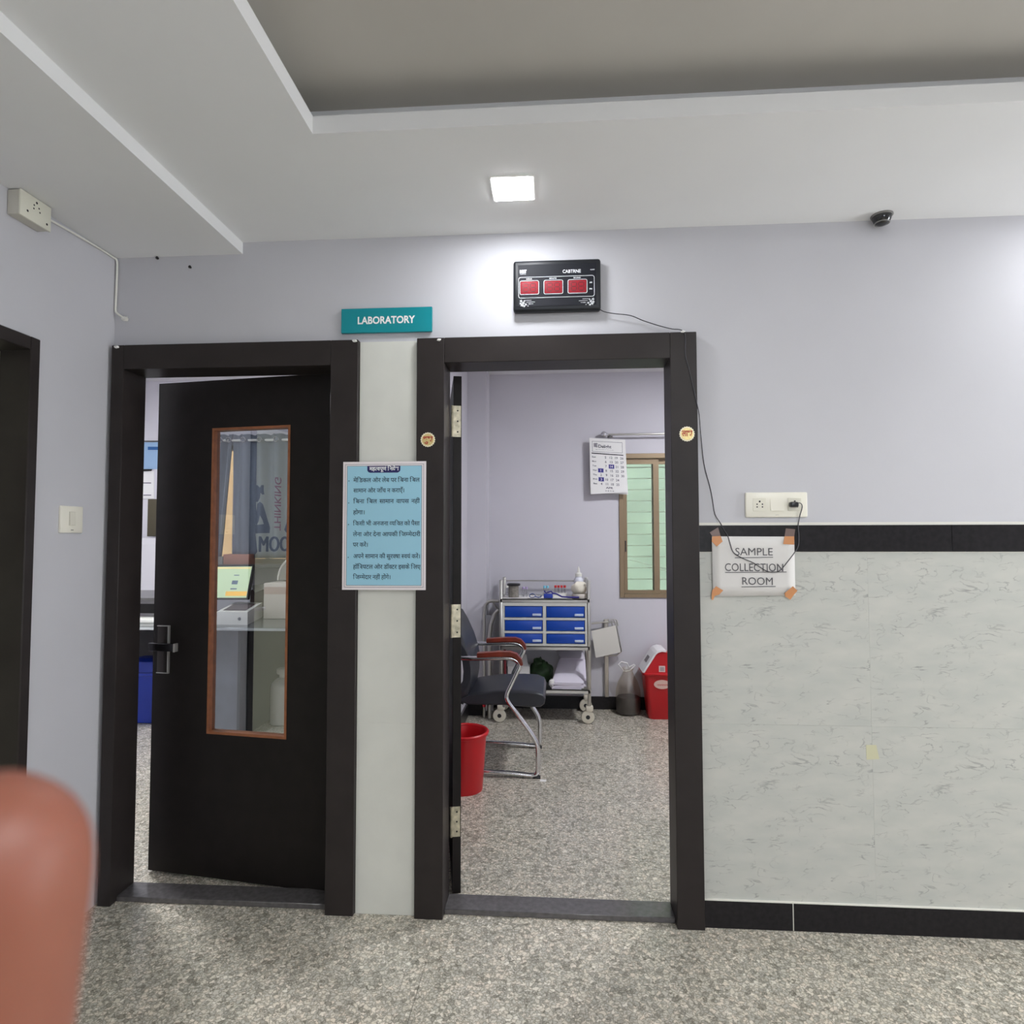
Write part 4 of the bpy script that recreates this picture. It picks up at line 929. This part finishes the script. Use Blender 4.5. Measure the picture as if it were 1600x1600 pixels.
# ------------------------------------------------------------------ things on the front wall
# LABORATORY sign
a, b = at(533, 479, y=-.02), at(675, 516, y=-.02)
sg = thing('door_sign', 'teal LABORATORY sign plate above the white tiled pillar', 'sign', ((a.x+b.x)/2, -.01, b.z))
sx0, sx1, sz0, sz1 = -.824, -.468, 2.188, 2.284
MB().box(sx0, sx1, -.016, -.004, sz0, sz1, bev=.001, seg=1).build('plate', mat('teal_acrylic', (22, 142, 152), .35, spec=.3), sg)
MB().box(sx0+.02, sx1-.02, -.004, 0, sz0+.015, sz1-.015).build('mount', M_WHITE, sg)
text_fit(MB(), 'LABORATORY', ((sx0+sx1)/2+.0, -.016, (sz0+sz1)/2), XR, ZU, NF, width=.225, height=.030, bold=.03, lift=.0008).build('lettering', mat('white_letter', (246,248,248), .5), sg)

# digital clock
k0, k1 = at(802, 408, y=-.03), at(939, 486, y=-.03)
cx0, cx1, cz0, cz1 = k0.x, k1.x, 2.248, 2.444
ck = thing('digital_clock', 'black digital wall clock with three red displays above the open doorway', 'clock', ((cx0+cx1)/2, -.02, cz0))
yk = -.036
MB().box(cx0, cx1, yk, -.002, cz0, cz1, bev=.010, seg=3).build('case', mat('glossy_black_case', (30, 32, 36), .4, spec=.35), ck)
cw, chh = cx1-cx0, cz1-cz0
def kp(u, v): return (cx0+u*cw, yk, cz1-v*chh)      # fractions of the case, v downwards
fcx = MB().box(cx0+.018, cx1-.018, yk-.0012, yk+.002, cz0+.018, cz1-.018).build('face', mat('black_face', (26, 27, 34), .55, spec=.2), ck)
M_PRINT = mat('silver_print', (226, 228, 232), .4)
def ring_line(mb, u0, u1, v0, v1, wd=.0016, lift=.002, r_=.008):
    x0, _, z1 = kp(u0, v0); x1, _, z0 = kp(u1, v1); pts = []
    for sx, sz, a0 in ((x1-r_, z1-r_, 0), (x0+r_, z1-r_, PI/2), (x0+r_, z0+r_, PI), (x1-r_, z0+r_, 1.5*PI)):
        for k in range(5): aa = a0+PI/2*k/4; pts.append((sx+r_*math.cos(aa), yk-lift, sz+r_*math.sin(aa)))
    mb.tube(pts, wd/2, 6, closed=True); return mb
ring_line(MB(), .062, .925, .34, .745, .0022).build('printed_frame', M_PRINT, ck)
M_SEG = mat('led_segment', (150, 20, 30), .4, emit=(255, 60, 70), es=.55)
for ui in (.085, .36, .635):
    u1_ = ui+.2
    x0, _, z1 = kp(ui, .425); x1, _, z0 = kp(u1_, .665)
    dp = MB().box(x0, x1, yk-.0030, yk-.001, z0, z1, bev=.003).build('display', mat('red_display_filter', (138, 34, 44), .55, spec=.2, emit=(190, 24, 40), es=.10), ck)
    ring_line(MB(), ui-.008, u1_+.008, .412, .678, .0026, .0026, .006).build('display_bezel', M_PRINT, dp)
    sg_ = MB(); wdg, hd = (x1-x0)*.30, (z1-z0)*.66
    for cxx in (x0+(x1-x0)*.29, x0+(x1-x0)*.71):
        zc2 = (z0+z1)/2; tt = .0022
        for s in (-1, 0, 1): sg_.box(cxx-wdg/2+.002, cxx+wdg/2-.002, yk-.0036, yk-.003, zc2+s*hd/2-tt/2, zc2+s*hd/2+tt/2)
        for sx in (-1, 1):
            for s in (-1, 1): sg_.box(cxx+sx*wdg/2-tt/2, cxx+sx*wdg/2+tt/2, yk-.0036, yk-.003, zc2+(s*hd/4)-hd/4+.002, zc2+(s*hd/4)+hd/4-.002)
    sg_.build('segment_digits', mat('dark_segment', (70, 14, 22), .5), dp)
def klabel(s, u, v, wd, h, bold=.0): x, y, z = kp(u, v); text_fit(MB(), s, (x, yk, z), XR, ZU, NF, width=wd, height=h, bold=bold, lift=.0019).build('printed_lettering', M_PRINT, ck)
klabel('CABTRNE', .67, .245, .068, .013, .02); klabel('BEST', .115, .225, .026, .013, .04); klabel('DIGITAL', .115, .275, .022, .003)
klabel('HOUR', .185, .375, .022, .005, .03); klabel('MINUTE', .455, .375, .027, .005, .03); klabel('SECOND', .73, .375, .027, .005, .03)
klabel('ALARM', .905, .225, .016, .004, .03); klabel('AM', .885, .475, .010, .006, .05); klabel('PM', .885, .60, .010, .006, .05)
orn = MB()
for s, u0 in ((1, .07), (-1, .93)):
    for i, (du, dv, r_) in enumerate(((.02,.80,.006),(.045,.84,.007),(.03,.88,.007),(.06,.80,.004),(.075,.87,.005),(.015,.85,.005),(.055,.905,.005),(.1,.9,.0025),(.12,.86,.0025))):
        x, y, z = kp(u0+s*du, dv); orn.add([(x+r_*(.6+.4*math.cos(5*a))*math.cos(a), yk-.0016, z+r_*(.6+.4*math.cos(5*a))*math.sin(a)) for a in [2*PI*k/30 for k in range(30)]], [tuple(range(30))])
    for dv, l0, l1 in ((.79,.07,.14),(.825,.08,.18),(.86,.10,.16)):
        x0, _, z = kp(u0+s*l0, dv); x1, _, _ = kp(u0+s*l1, dv); orn.box(min(x0,x1), max(x0,x1), yk-.0018, yk-.0014, z-.0006, z+.0006)
orn.build('printed_ornament', M_PRINT, ck)

# clock lead along the wall, over the frame and notice, to the socket
def P(px, py, y): return at(px, py, y=y)
cp_ = [P(935,482,-.02), P(944,487,-.018), P(960,490,-.02), P(985,493,-.022), P(1005,501,-.022), P(1030,509,-.018), P(1050,514,-.022), P(1062,515,-.036), P(1069,519,-.0365), P(1071,530,-.0365), P(1071,555,-.0365), P(1076,575,-.0365), P(1083,605,-.0365), P(1091,640,-.037), P(1093,655,-.03), P(1095,680,-.012), P(1100,725,-.006), P(1109,760,-.004), P(1113,780,-.004), P(1117,803,-.004), P(1126,818,-.012), P(1131,828,-.016), P(1137,837,-.018), P(1141,850,-.022), P(1146,863,-.022), P(1158,871,-.022), P(1178,880,-.022), P(1197,892,-.022), P(1208,894,-.022), P(1218,892,-.022), P(1228,881,-.022), P(1241,864,-.021), P(1247,853,-.017), P(1248,838,-.016), P(1247,822,-.016), P(1250,805,-.014), P(1253,795,-.018), P(1253,789,-.024), P(1250,786,-.030), P(1244,786,-.034)]
cb = thing('clock_cable', 'thin dark cable from the clock over the frame and notice to the socket', 'cable', tuple(P(1069,519,-.036)))
tube(smooth_path(cp_, 4), .0017, 6).build('lead', mat('dark_cable', (58, 56, 62), .5), cb)
q6 = P(1241, 788, -.03)
MB().box(q6.x-.016, q6.x+.014, -.040, -.0165, q6.z-.011, q6.z+.009, bev=.006).build('plug', M_BLACKP, cb)
blob(tuple(P(1067,518,-.038)), .008, .004, .004, 2, .15, 8, 10).build('putty', mat('white_putty', (240,238,234), .7), cb)

# socket board
s0, s1 = P(1165,769,-.014), P(1263,808,-.014)
sb = thing('socket_board', 'white horizontal socket and switch plate above the black strip', 'switchboard', ((s0.x+s1.x)/2, -.008, s1.z))
bx0, bx1, bz0, bz1 = s0.x, s1.x, 1.468, 1.560
MB().box(bx0, bx1, -.012, 0, bz0, bz1, bev=.005, seg=2).build('plate', M_IVORY, sb)
bw = bx1-bx0; bzc = (bz0+bz1)/2+.001
def socket(cx_, name='socket'):
    s = MB().box(cx_-.024, cx_+.024, -.0135, -.010, bzc-.024, bzc+.024, bev=.001, seg=1).build(name, mat('ivory_module', (232, 228, 212), .3), sb)
    hol = MB()
    for dx, dz, r_ in ((0,.011,.0034),(-.0095,.001,.0026),(.0095,.001,.0026),(-.0095,-.009,.0026),(.0095,-.009,.0026)):
        hol.lathe([(0,.0003),(r_,.0003)], (cx_+dx, -.0135, bzc+dz), 12, axis='y')
    hol.build('pin_hole', M_DARK, s)
socket(bx0+bw*.225); socket(bx0+bw*.79)
rk = MB().add([(bx0+bw*.505+sx*.024, yq, bzc+dz) for sx, yq, dz in ((-1,-.0125,.023),(1,-.0125,.023),(1,-.0185,-.023),(-1,-.0185,-.023),(-1,-.0105,.023),(1,-.0105,.023),(1,-.0105,-.023),(-1,-.0105,-.023))], [(0,1,2,3),(4,5,6,7),(0,1,5,4),(1,2,6,5),(2,3,7,6),(3,0,4,7)])
rk.build('rocker_switch', M_IVORY, sb)
text_fit(MB(), 'anchor', (bx0+bw*.505, -.012, bz0+.009), XR, ZU, NF, width=.012, height=.0025, lift=.0006).build('maker_mark', mat('grey_mark', (130,126,118), .6), sb)

# paper notice SAMPLE COLLECTION ROOM
pt = [P(1112,838,-.0165), P(1241,838.5,-.0165), P(1243,930.5,-.0165), P(1114,932,-.0165)]
pn = thing('paper_notice', 'white SAMPLE COLLECTION ROOM paper notice taped over the black strip', 'notice', tuple((pt[2]+pt[3])/2))
nxg, nzg = 10, 6
vs = []
for j in range(nzg+1):
    for i in range(nxg+1):
        u, v = i/nxg, j/nzg; p = pt[0].lerp(pt[1], u).lerp(pt[3].lerp(pt[2], u), v)
        vs.append(p+Vector((0, -.0012*math.sin(PI*u)*math.sin(3*v+1)-.0008*math.sin(5*u), 0)))
fs = [(j*(nxg+1)+i, j*(nxg+1)+i+1, (j+1)*(nxg+1)+i+1, (j+1)*(nxg+1)+i) for j in range(nzg) for i in range(nxg)]
sh_ = MB().add(vs, fs, True).build('sheet', mat('notice_paper', (222, 219, 216), .8, spec=.2), pn); so_ = sh_.modifiers.new('thick', 'SOLIDIFY'); so_.thickness = .0004; so_.offset = 1
Rn = (pt[1]-pt[0]).normalized(); Un = (pt[0]-pt[3]).normalized()
M_TXT = mat('dark_grey_print', (86, 84, 88), .7)
for s, c0, wpx, hpx, (ux0, uy, ux1) in (('SAMPLE', (1178,862), 58.5, 12, (1148,871,1208)), ('COLLECTION', (1178,886.5), 91, 12.5, (1133,894,1229)), ('ROOM', (1183.5,908), 47.5, 12, (1158.5,916.5,1212))):
    c_ = P(c0[0], c0[1], -.0185); k2 = (at(1228,880,y=-.0185)-at(1128,880,y=-.0185)).length/100
    text_fit(MB(), s, c_, Rn, Un, NF, width=wpx*k2, height=hpx*k2, bold=.0, lift=.0008).build('lettering', M_TXT, pn)
    ua, ub = P(ux0, uy, -.0193), P(ux1, uy-.8, -.0193)
    MB().prism([ua, ub, ub-Un*.0024, ua-Un*.0024], (0, .0003, 0)).build('underline', M_TXT, pn)
M_TAPE = mat('brown_tape', (206, 142, 92), .35)
for pts in ([(1113,838),(1126,837.5),(1129,846),(1120,854),(1112,846)], [(1226,838),(1241,838),(1241,851),(1224,850)], [(1113,922),(1119,916),(1130,922.5),(1124,929),(1117,931),(1114,938),(1112,937),(1112,930)], [(1226,927),(1239,916),(1246,923),(1240,930),(1235,937),(1227,932)]):
    pp = [P(x, y, -.0202) for x, y in pts]; MB().prism(pp, (0, .0012, 0)).build('tape', M_TAPE, pn)
M_TAPE2 = mat('clear_brown_tape', (120, 100, 94), .3)
for pts in ([(1109,832),(1122,824),(1126,837.5),(1113,838)], [(1228,825.5),(1242.5,827),(1241,838),(1226,838)]):
    pp = [P(x, y, -.0142) for x, y in pts]; MB().prism(pp, (0, .0006, 0)).build('tape', M_TAPE2, pn)

# blue Hindi notice on the pillar
nx0, nx1, nz0, nz1 = -.803, -.484, 1.2, 1.684
po = thing('instruction_poster', 'pale blue Hindi instruction poster with white border on the pillar', 'poster', ((nx0+nx1)/2, -.037, nz0))
yp = -.0365
MB().box(nx0, nx1, yp, yp+.0022, nz0, nz1).build('backing', mat('glossy_white_border', (238, 230, 232), .3), po)
pw, ph = nx1-nx0, nz1-nz0
def pp_(x, y): return ((x-130)/855*pw+nx0, yp, nz1-(y-160)/1305*ph)   # sheet units
def prect(x0, y0, x1, y1, lift, name, m):
    a = pp_(x0, y0); b = pp_(x1, y1); return MB().box(a[0], b[0], yp-lift, yp-lift+.0003, b[2], a[2]).build(name, m, po)
prect(152, 186, 962, 1440, .0006, 'printed_border', mat('grey_border_line', (120, 112, 122), .5))
prect(156, 190, 958, 1436, .0010, 'printed_margin', mat('glossy_white_border', (238,230,232)))
prect(172, 202, 944, 1422, .0014, 'printed_border', mat('grey_border_line', (120,112,122)))
prect(176, 206, 940, 1418, .0018, 'printed_panel', mat('sky_blue_panel', (158, 208, 228), .32))
tb = [(382,206),(722,206),(722,250),(712,266),(694,274),(410,274),(392,266),(382,250)]
MB().prism([(pp_(x,y)[0], yp-.0022, pp_(x,y)[2]) for x, y in tb], (0,.0003,0)).build('title_tab', mat('navy_tab', (30, 30, 96), .4), po)
def pline(s, x0, x1, yb, size, m, bold, lift=.0024, name='lettering'):
    o_ = pp_(0, yb); mb = MB(); X0_, X1_ = pp_(x0, 0)[0], pp_(x1, 0)[0]
    deva_line(mb, s, 0, X1_-X0_, (X0_, yp, o_[2]), XR, ZU, NF, size, bold, lift); mb.build(name, m, po)
M_HINDI = mat('dark_teal_print', (28, 52, 72), .5)
pline('महत्वपूर्ण निर्देश', 405, 705, 252, .0212, mat('white_letter', (246,248,248)), .022, .0028, 'title_lettering')
for s, x0, x1, yb in (('मेडिकल और लेब पर बिना बिल', 240, 920, 370), ('सामान और जाँच न कराएँ।', 240, 768, 476), ('बिना बिल सामान वापस नहीं', 240, 922, 586), ('होगा।', 240, 362, 698), ('किसी भी अनजना व्यक्ति को पैसा', 240, 922, 812), ('लेना और देना आपकी जिम्मेदारी', 240, 930, 922), ('पर करें।', 240, 398, 1028), ('अपने सामान की सुरक्षा स्वयं करें।', 245, 932, 1145), ('हॉस्पिटल और डॉक्टर इसके लिए', 245, 934, 1252), ('जिम्मेदार नहीं होंगे।', 245, 632, 1356)):
    pline(s, x0, x1, yb, .0232, M_HINDI, .008)
for yb in (356, 582, 802, 1136):
    x, _, z = pp_(193, yb); MB().lathe([(0,.0024),(.0019,.0024)], (x, yp, z), 10, axis='y').build('bullet', M_HINDI, po)

# two auspicious round stickers on the jambs
M_GOLD = mat('gold_foil', (226, 204, 140), .3, .35, noise=(300, .25)); M_GOLDW = mat('pale_foil_rim', (246, 236, 206), .35); M_REDI = mat('red_ink', (176, 60, 44), .5)
for (px, py, word, label) in ((668.5, 687, 'शुभ', 'round gold sticker with red lettering on the left jamb of the open doorway'), (1073.5, 678, 'लाभ', 'round gold sticker with red lettering on the right jamb of the open doorway')):
    c_ = P(px, py, FP-.001); t = thing('round_sticker', label, 'sticker', tuple(c_), 0, 'auspicious door stickers'); r_ = .0272
    sc2 = [(c_.x+r_*(1+.045*math.cos(20*a))*math.cos(a), c_.y, c_.z+r_*(1+.045*math.cos(20*a))*math.sin(a)) for a in [2*PI*k/120 for k in range(120)]]
    MB().prism(sc2, (0, .001, 0)).build('rim', M_GOLDW, t)
    MB().prism([(c_.x+r_*.82*math.cos(a), c_.y-.0006, c_.z+r_*.82*math.sin(a)) for a in [2*PI*k/40 for k in range(40)]], (0, .0005, 0)).build('disc', M_GOLD, t)
    mb = MB(); deva_line(mb, word, -.0185, .0185, (c_.x, c_.y, c_.z-.008), XR, ZU, NF, .031, .03, .0014); mb.build('lettering', M_REDI, t)

# dome camera on the ceiling edge
dcx = thing('dome_camera', 'small black dome camera peeking at the ceiling edge above the right wall', 'camera', (1.19, -.055, ZC))
c_ = at(1379, 345, y=-.04)
MB().lathe([(0,0),(.037,0),(.037,-.003),(.033,-.006)], (c_.x, -.036, ZC), 28).build('base', mat('grey_ring', (130,128,126), .4), dcx)
MB().lathe([(.032,-.003),(.031,-.014),(.026,-.026),(.018,-.034),(.008,-.038),(0,-.039)], (c_.x, -.036, ZC), 28).build('dome', mat('smoked_dome', (14, 14, 16), .06, spec=.8), dcx)
MB().tube([(c_.x+.024*math.cos(a), -.036+.024*math.sin(a), ZC-.029) for a in [2*PI*k/28 for k in range(28)]], .002, 6, closed=True).build('ring', mat('grey_ring', (130,128,126), .4), dcx)

# ------------------------------------------------------------------ left wall things
lb = thing('junction_box', 'cream surface-mounted socket box high on the left wall under the ceiling', 'socket box', (XL, -.40, 2.43))
ja0, ja1, jz0, jz1 = -.494, -.377, 2.437, 2.519
MB().box(XL, XL+.040, ja0, ja1, jz0, jz1, bev=.003).build('back_box', mat('cream_pvc', (206, 202, 190), .45), lb)
MB().box(XL+.040, XL+.048, ja0-.002, ja1+.002, jz0-.002, jz1+.001, bev=.003).build('face_plate', mat('cream_plate', (224, 222, 206), .4), lb)
hl = MB()
for dy, dz, r_ in ((-.078,.026,.004),(-.088,.014,.003),(-.069,.012,.003),(-.089,.002,.003),(-.065,.0,.003),(-.112,-.018,.004),(-.036,-.024,.004)):
    p = (XL+.0484, ja1+dy+.02-.0, (jz0+jz1)/2+dz); hl.lathe([(0,0),(r_,0)], p, 10, axis='x')
hl.build('pin_hole', M_DARK, lb)
wc_ = thing('white_wire', 'white cable running along the ceiling line and down the left corner', 'cable', (XL+.006, -.01, 2.3))
tube(smooth_path([(XL+.006, ja1, 2.496), (XL+.005, -.325, 2.504), (XL+.005, -.213, 2.510), (XL+.005, -.10, 2.514), (XL+.005, -.03, 2.514), (XL+.008, -.010, 2.508), (XL+.009, -.008, 2.47), (XL+.008, -.008, 2.40), (XL+.007, -.008, 2.335), (XL+.007, -.008, 2.305), (XL+.012, -.008, 2.296), (XL+.026, -.008, 2.285), (XL+.040, -.008, 2.275)], 4), .004, 8).build('wire', M_WHITE, wc_)
blob((XL+.048, -.008, 2.271), .015, .006, .009, 4, .2, 8, 10).build('taped_end', M_WHITE, wc_)
sw = thing('light_switch', 'single white switch plate on the left wall between the two doors', 'switch', (XL, -.2, 1.417))
MB().box(XL, XL+.010, -.252, -.150, 1.415, 1.512, bev=.003).build('plate', M_IVORY, sw)
MB().add([(XL+.010,-.214,1.442),(XL+.010,-.188,1.442),(XL+.014,-.188,1.445),(XL+.014,-.214,1.445),(XL+.010,-.214,1.492),(XL+.010,-.188,1.492),(XL+.012,-.188,1.49),(XL+.012,-.214,1.49)], [(0,1,2,3),(4,5,6,7),(0,1,5,4),(1,2,6,5),(2,3,7,6),(3,0,4,7)]).build('rocker', mat('ivory_rocker', (226,222,208), .3), sw)
MB().box(XL+.010, XL+.0105, -.2155, -.2148, 1.442, 1.492).build('rocker_gap', mat('gap_grey', (150,146,138), .6), sw)
MB().box(XL+.010, XL+.0105, -.206, -.194, 1.424, 1.427).build('maker_mark', mat('grey_mark', (130,126,118)), sw)
# small wads of putty and nails
M_PUTTY = mat('white_putty', (240,238,234), .7)
for px, py, r_, lab in ((554,532.5,.007,'white putty lump at the top right corner of the laboratory frame'), (686,531,.006,'white putty lump at the top left corner of the open doorway frame'), (182,542,.008,'white putty smear at the top left corner of the laboratory frame')):
    p = P(px, py, FP-.002); tag(blob(tuple(p), r_*1.3, .004, r_*.7, int(px), .2, 8, 10).build('putty_lump', M_PUTTY), lab, 'putty')
for px, py, lab in ((247,404,'small dark nail in the wall just below the dropped ceiling edge'), (298,418,'small dark nail in the wall right of the ceiling edge nail')):
    p = P(px, py, 0); tag(MB().cyl((p.x,0,p.z),(p.x,-.006,p.z),.004,8).cyl((p.x,-.006,p.z),(p.x,-.008,p.z),.006,8).build('wall_nail', M_DARK), lab, 'nail')
a, b = P(1353,1164,-.0092), P(1373,1187,-.0092)
tag(MB().prism([a, P(1369,1164,-.0092), P(1374,1186,-.0092), P(1354,1187,-.0092)], (0,-.0005,0)).build('tape_remnant', mat('yellowed_tape', (206, 203, 170), .5)), 'yellowed square of old tape on the lower wall tiles', 'tape')

# ------------------------------------------------------------------ the photographer's hand, fingertip in front of the lens
def cw_(x, y, z): return CAM+_rt*x-_up*y+_fw*z      # right, down, forward of the lens
def capsule_chain(mb, pts, rs, seg=14):
    for (a, ra), (b, rb) in zip(zip(pts[:-1], rs[:-1]), zip(pts[1:], rs[1:])):
        a, b = Vector(a), Vector(b); d_ = (b-a); L_ = d_.length; t = d_/L_; u = t.orthogonal().normalized(); v = t.cross(u); rings = []
        for k in range(6): th = PI/2*(1-k/5.0); rings.append((a-t*ra*math.sin(th), max(ra*math.cos(th), 1e-5)))
        for k in range(6): th = PI/2*(k/5.0); rings.append((b+t*rb*math.sin(th), max(rb*math.cos(th), 1e-5)))
        vs = [c2+u*(r2*math.cos(2*PI*k/seg))+v*(r2*math.sin(2*PI*k/seg)) for c2, r2 in rings for k in range(seg)]
        mb.add(vs, [(i*seg+k, i*seg+(k+1) % seg, (i+1)*seg+(k+1) % seg, (i+1)*seg+k) for i in range(len(rings)-1) for k in range(seg)], True)
    return mb
hm = MB()
capsule_chain(hm, [cw_(-.098,.142,.012), cw_(-.072,.100,.040), cw_(-.0478,.062,.0495), cw_(-.0416,.0283,.0476)], [.0110,.0100,.0086,.0079])
capsule_chain(hm, [cw_(-.098,.150,.010), cw_(-.066,.122,.044), cw_(-.036,.120,.050), cw_(-.014,.124,.044)], [.0112,.0098,.0086,.0076])
capsule_chain(hm, [cw_(-.097,.168,.008), cw_(-.066,.145,.042), cw_(-.037,.144,.048), cw_(-.016,.147,.042)], [.0108,.0094,.0083,.0073])
capsule_chain(hm, [cw_(-.095,.184,.005), cw_(-.070,.166,.034), cw_(-.046,.166,.040), cw_(-.028,.169,.036)], [.0096,.0082,.0072,.0064])
capsule_chain(hm, [cw_(-.100,.205,-.006), cw_(-.080,.165,-.030), cw_(-.050,.130,-.040), cw_(-.026,.112,-.040)], [.0160,.0125,.0105,.0090])
for a, b, r0, r1 in ((cw_(-.098,.142,.010), cw_(-.106,.225,-.020), .0125, .0165), (cw_(-.098,.156,.008), cw_(-.106,.225,-.020), .0125, .0165), (cw_(-.097,.172,.004), cw_(-.106,.228,-.020), .0125, .0165), (cw_(-.096,.186,.0), cw_(-.104,.230,-.022), .0125, .0165), (cw_(-.098,.175,-.006), cw_(-.106,.232,-.024), .016, .020)):
    capsule_chain(hm, [a, b], [r0, r1])
capsule_chain(hm, [cw_(-.106,.225,-.020), cw_(-.112,.262,-.034), cw_(-.125,.36,-.075), cw_(-.138,.45,-.12)], [.0215,.0225,.030,.036])
def skin():
    m = bpy.data.materials.new('skin'); m.use_nodes = True; nt = m.node_tree; b = nt.nodes['Principled BSDF']
    b.inputs['Base Color'].default_value = (*lin((145,86,68)), 1); b.inputs['Roughness'].default_value = .5
    b.inputs['Subsurface Weight'].default_value = .25; b.inputs['Subsurface Radius'].default_value = (1.0, .35, .2); b.inputs['Subsurface Scale'].default_value = .004
    tc = nt.nodes.new('ShaderNodeTexCoord'); n = nt.nodes.new('ShaderNodeTexNoise'); n.inputs['Scale'].default_value = 60; r = nt.nodes.new('ShaderNodeValToRGB')
    r.color_ramp.elements[0].color = (*lin((128,72,56)),1); r.color_ramp.elements[1].color = (*lin((148,92,72)),1)
    nt.links.new(tc.outputs['Object'], n.inputs['Vector']); nt.links.new(n.outputs['Fac'], r.inputs['Fac']); nt.links.new(r.outputs['Color'], b.inputs['Base Color'])
    return m
hand = hm.build('hand', skin())
rm = hand.modifiers.new('merge', 'REMESH'); rm.mode = 'VOXEL'; rm.voxel_size = .0016; rm.use_smooth_shade = True
sm = hand.modifiers.new('soft', 'SMOOTH'); sm.iterations = 8; sm.factor = .5
dg = bpy.context.evaluated_depsgraph_get(); dg.update()
me = bpy.data.meshes.new_from_object(hand.evaluated_get(dg)); hand.modifiers.clear(); old = hand.data; hand.data = me; bpy.data.meshes.remove(old)
for p in me.polygons: p.use_smooth = True
tag(hand, 'blurred bare fingertip in front of the lens at the lower left edge', 'hand')
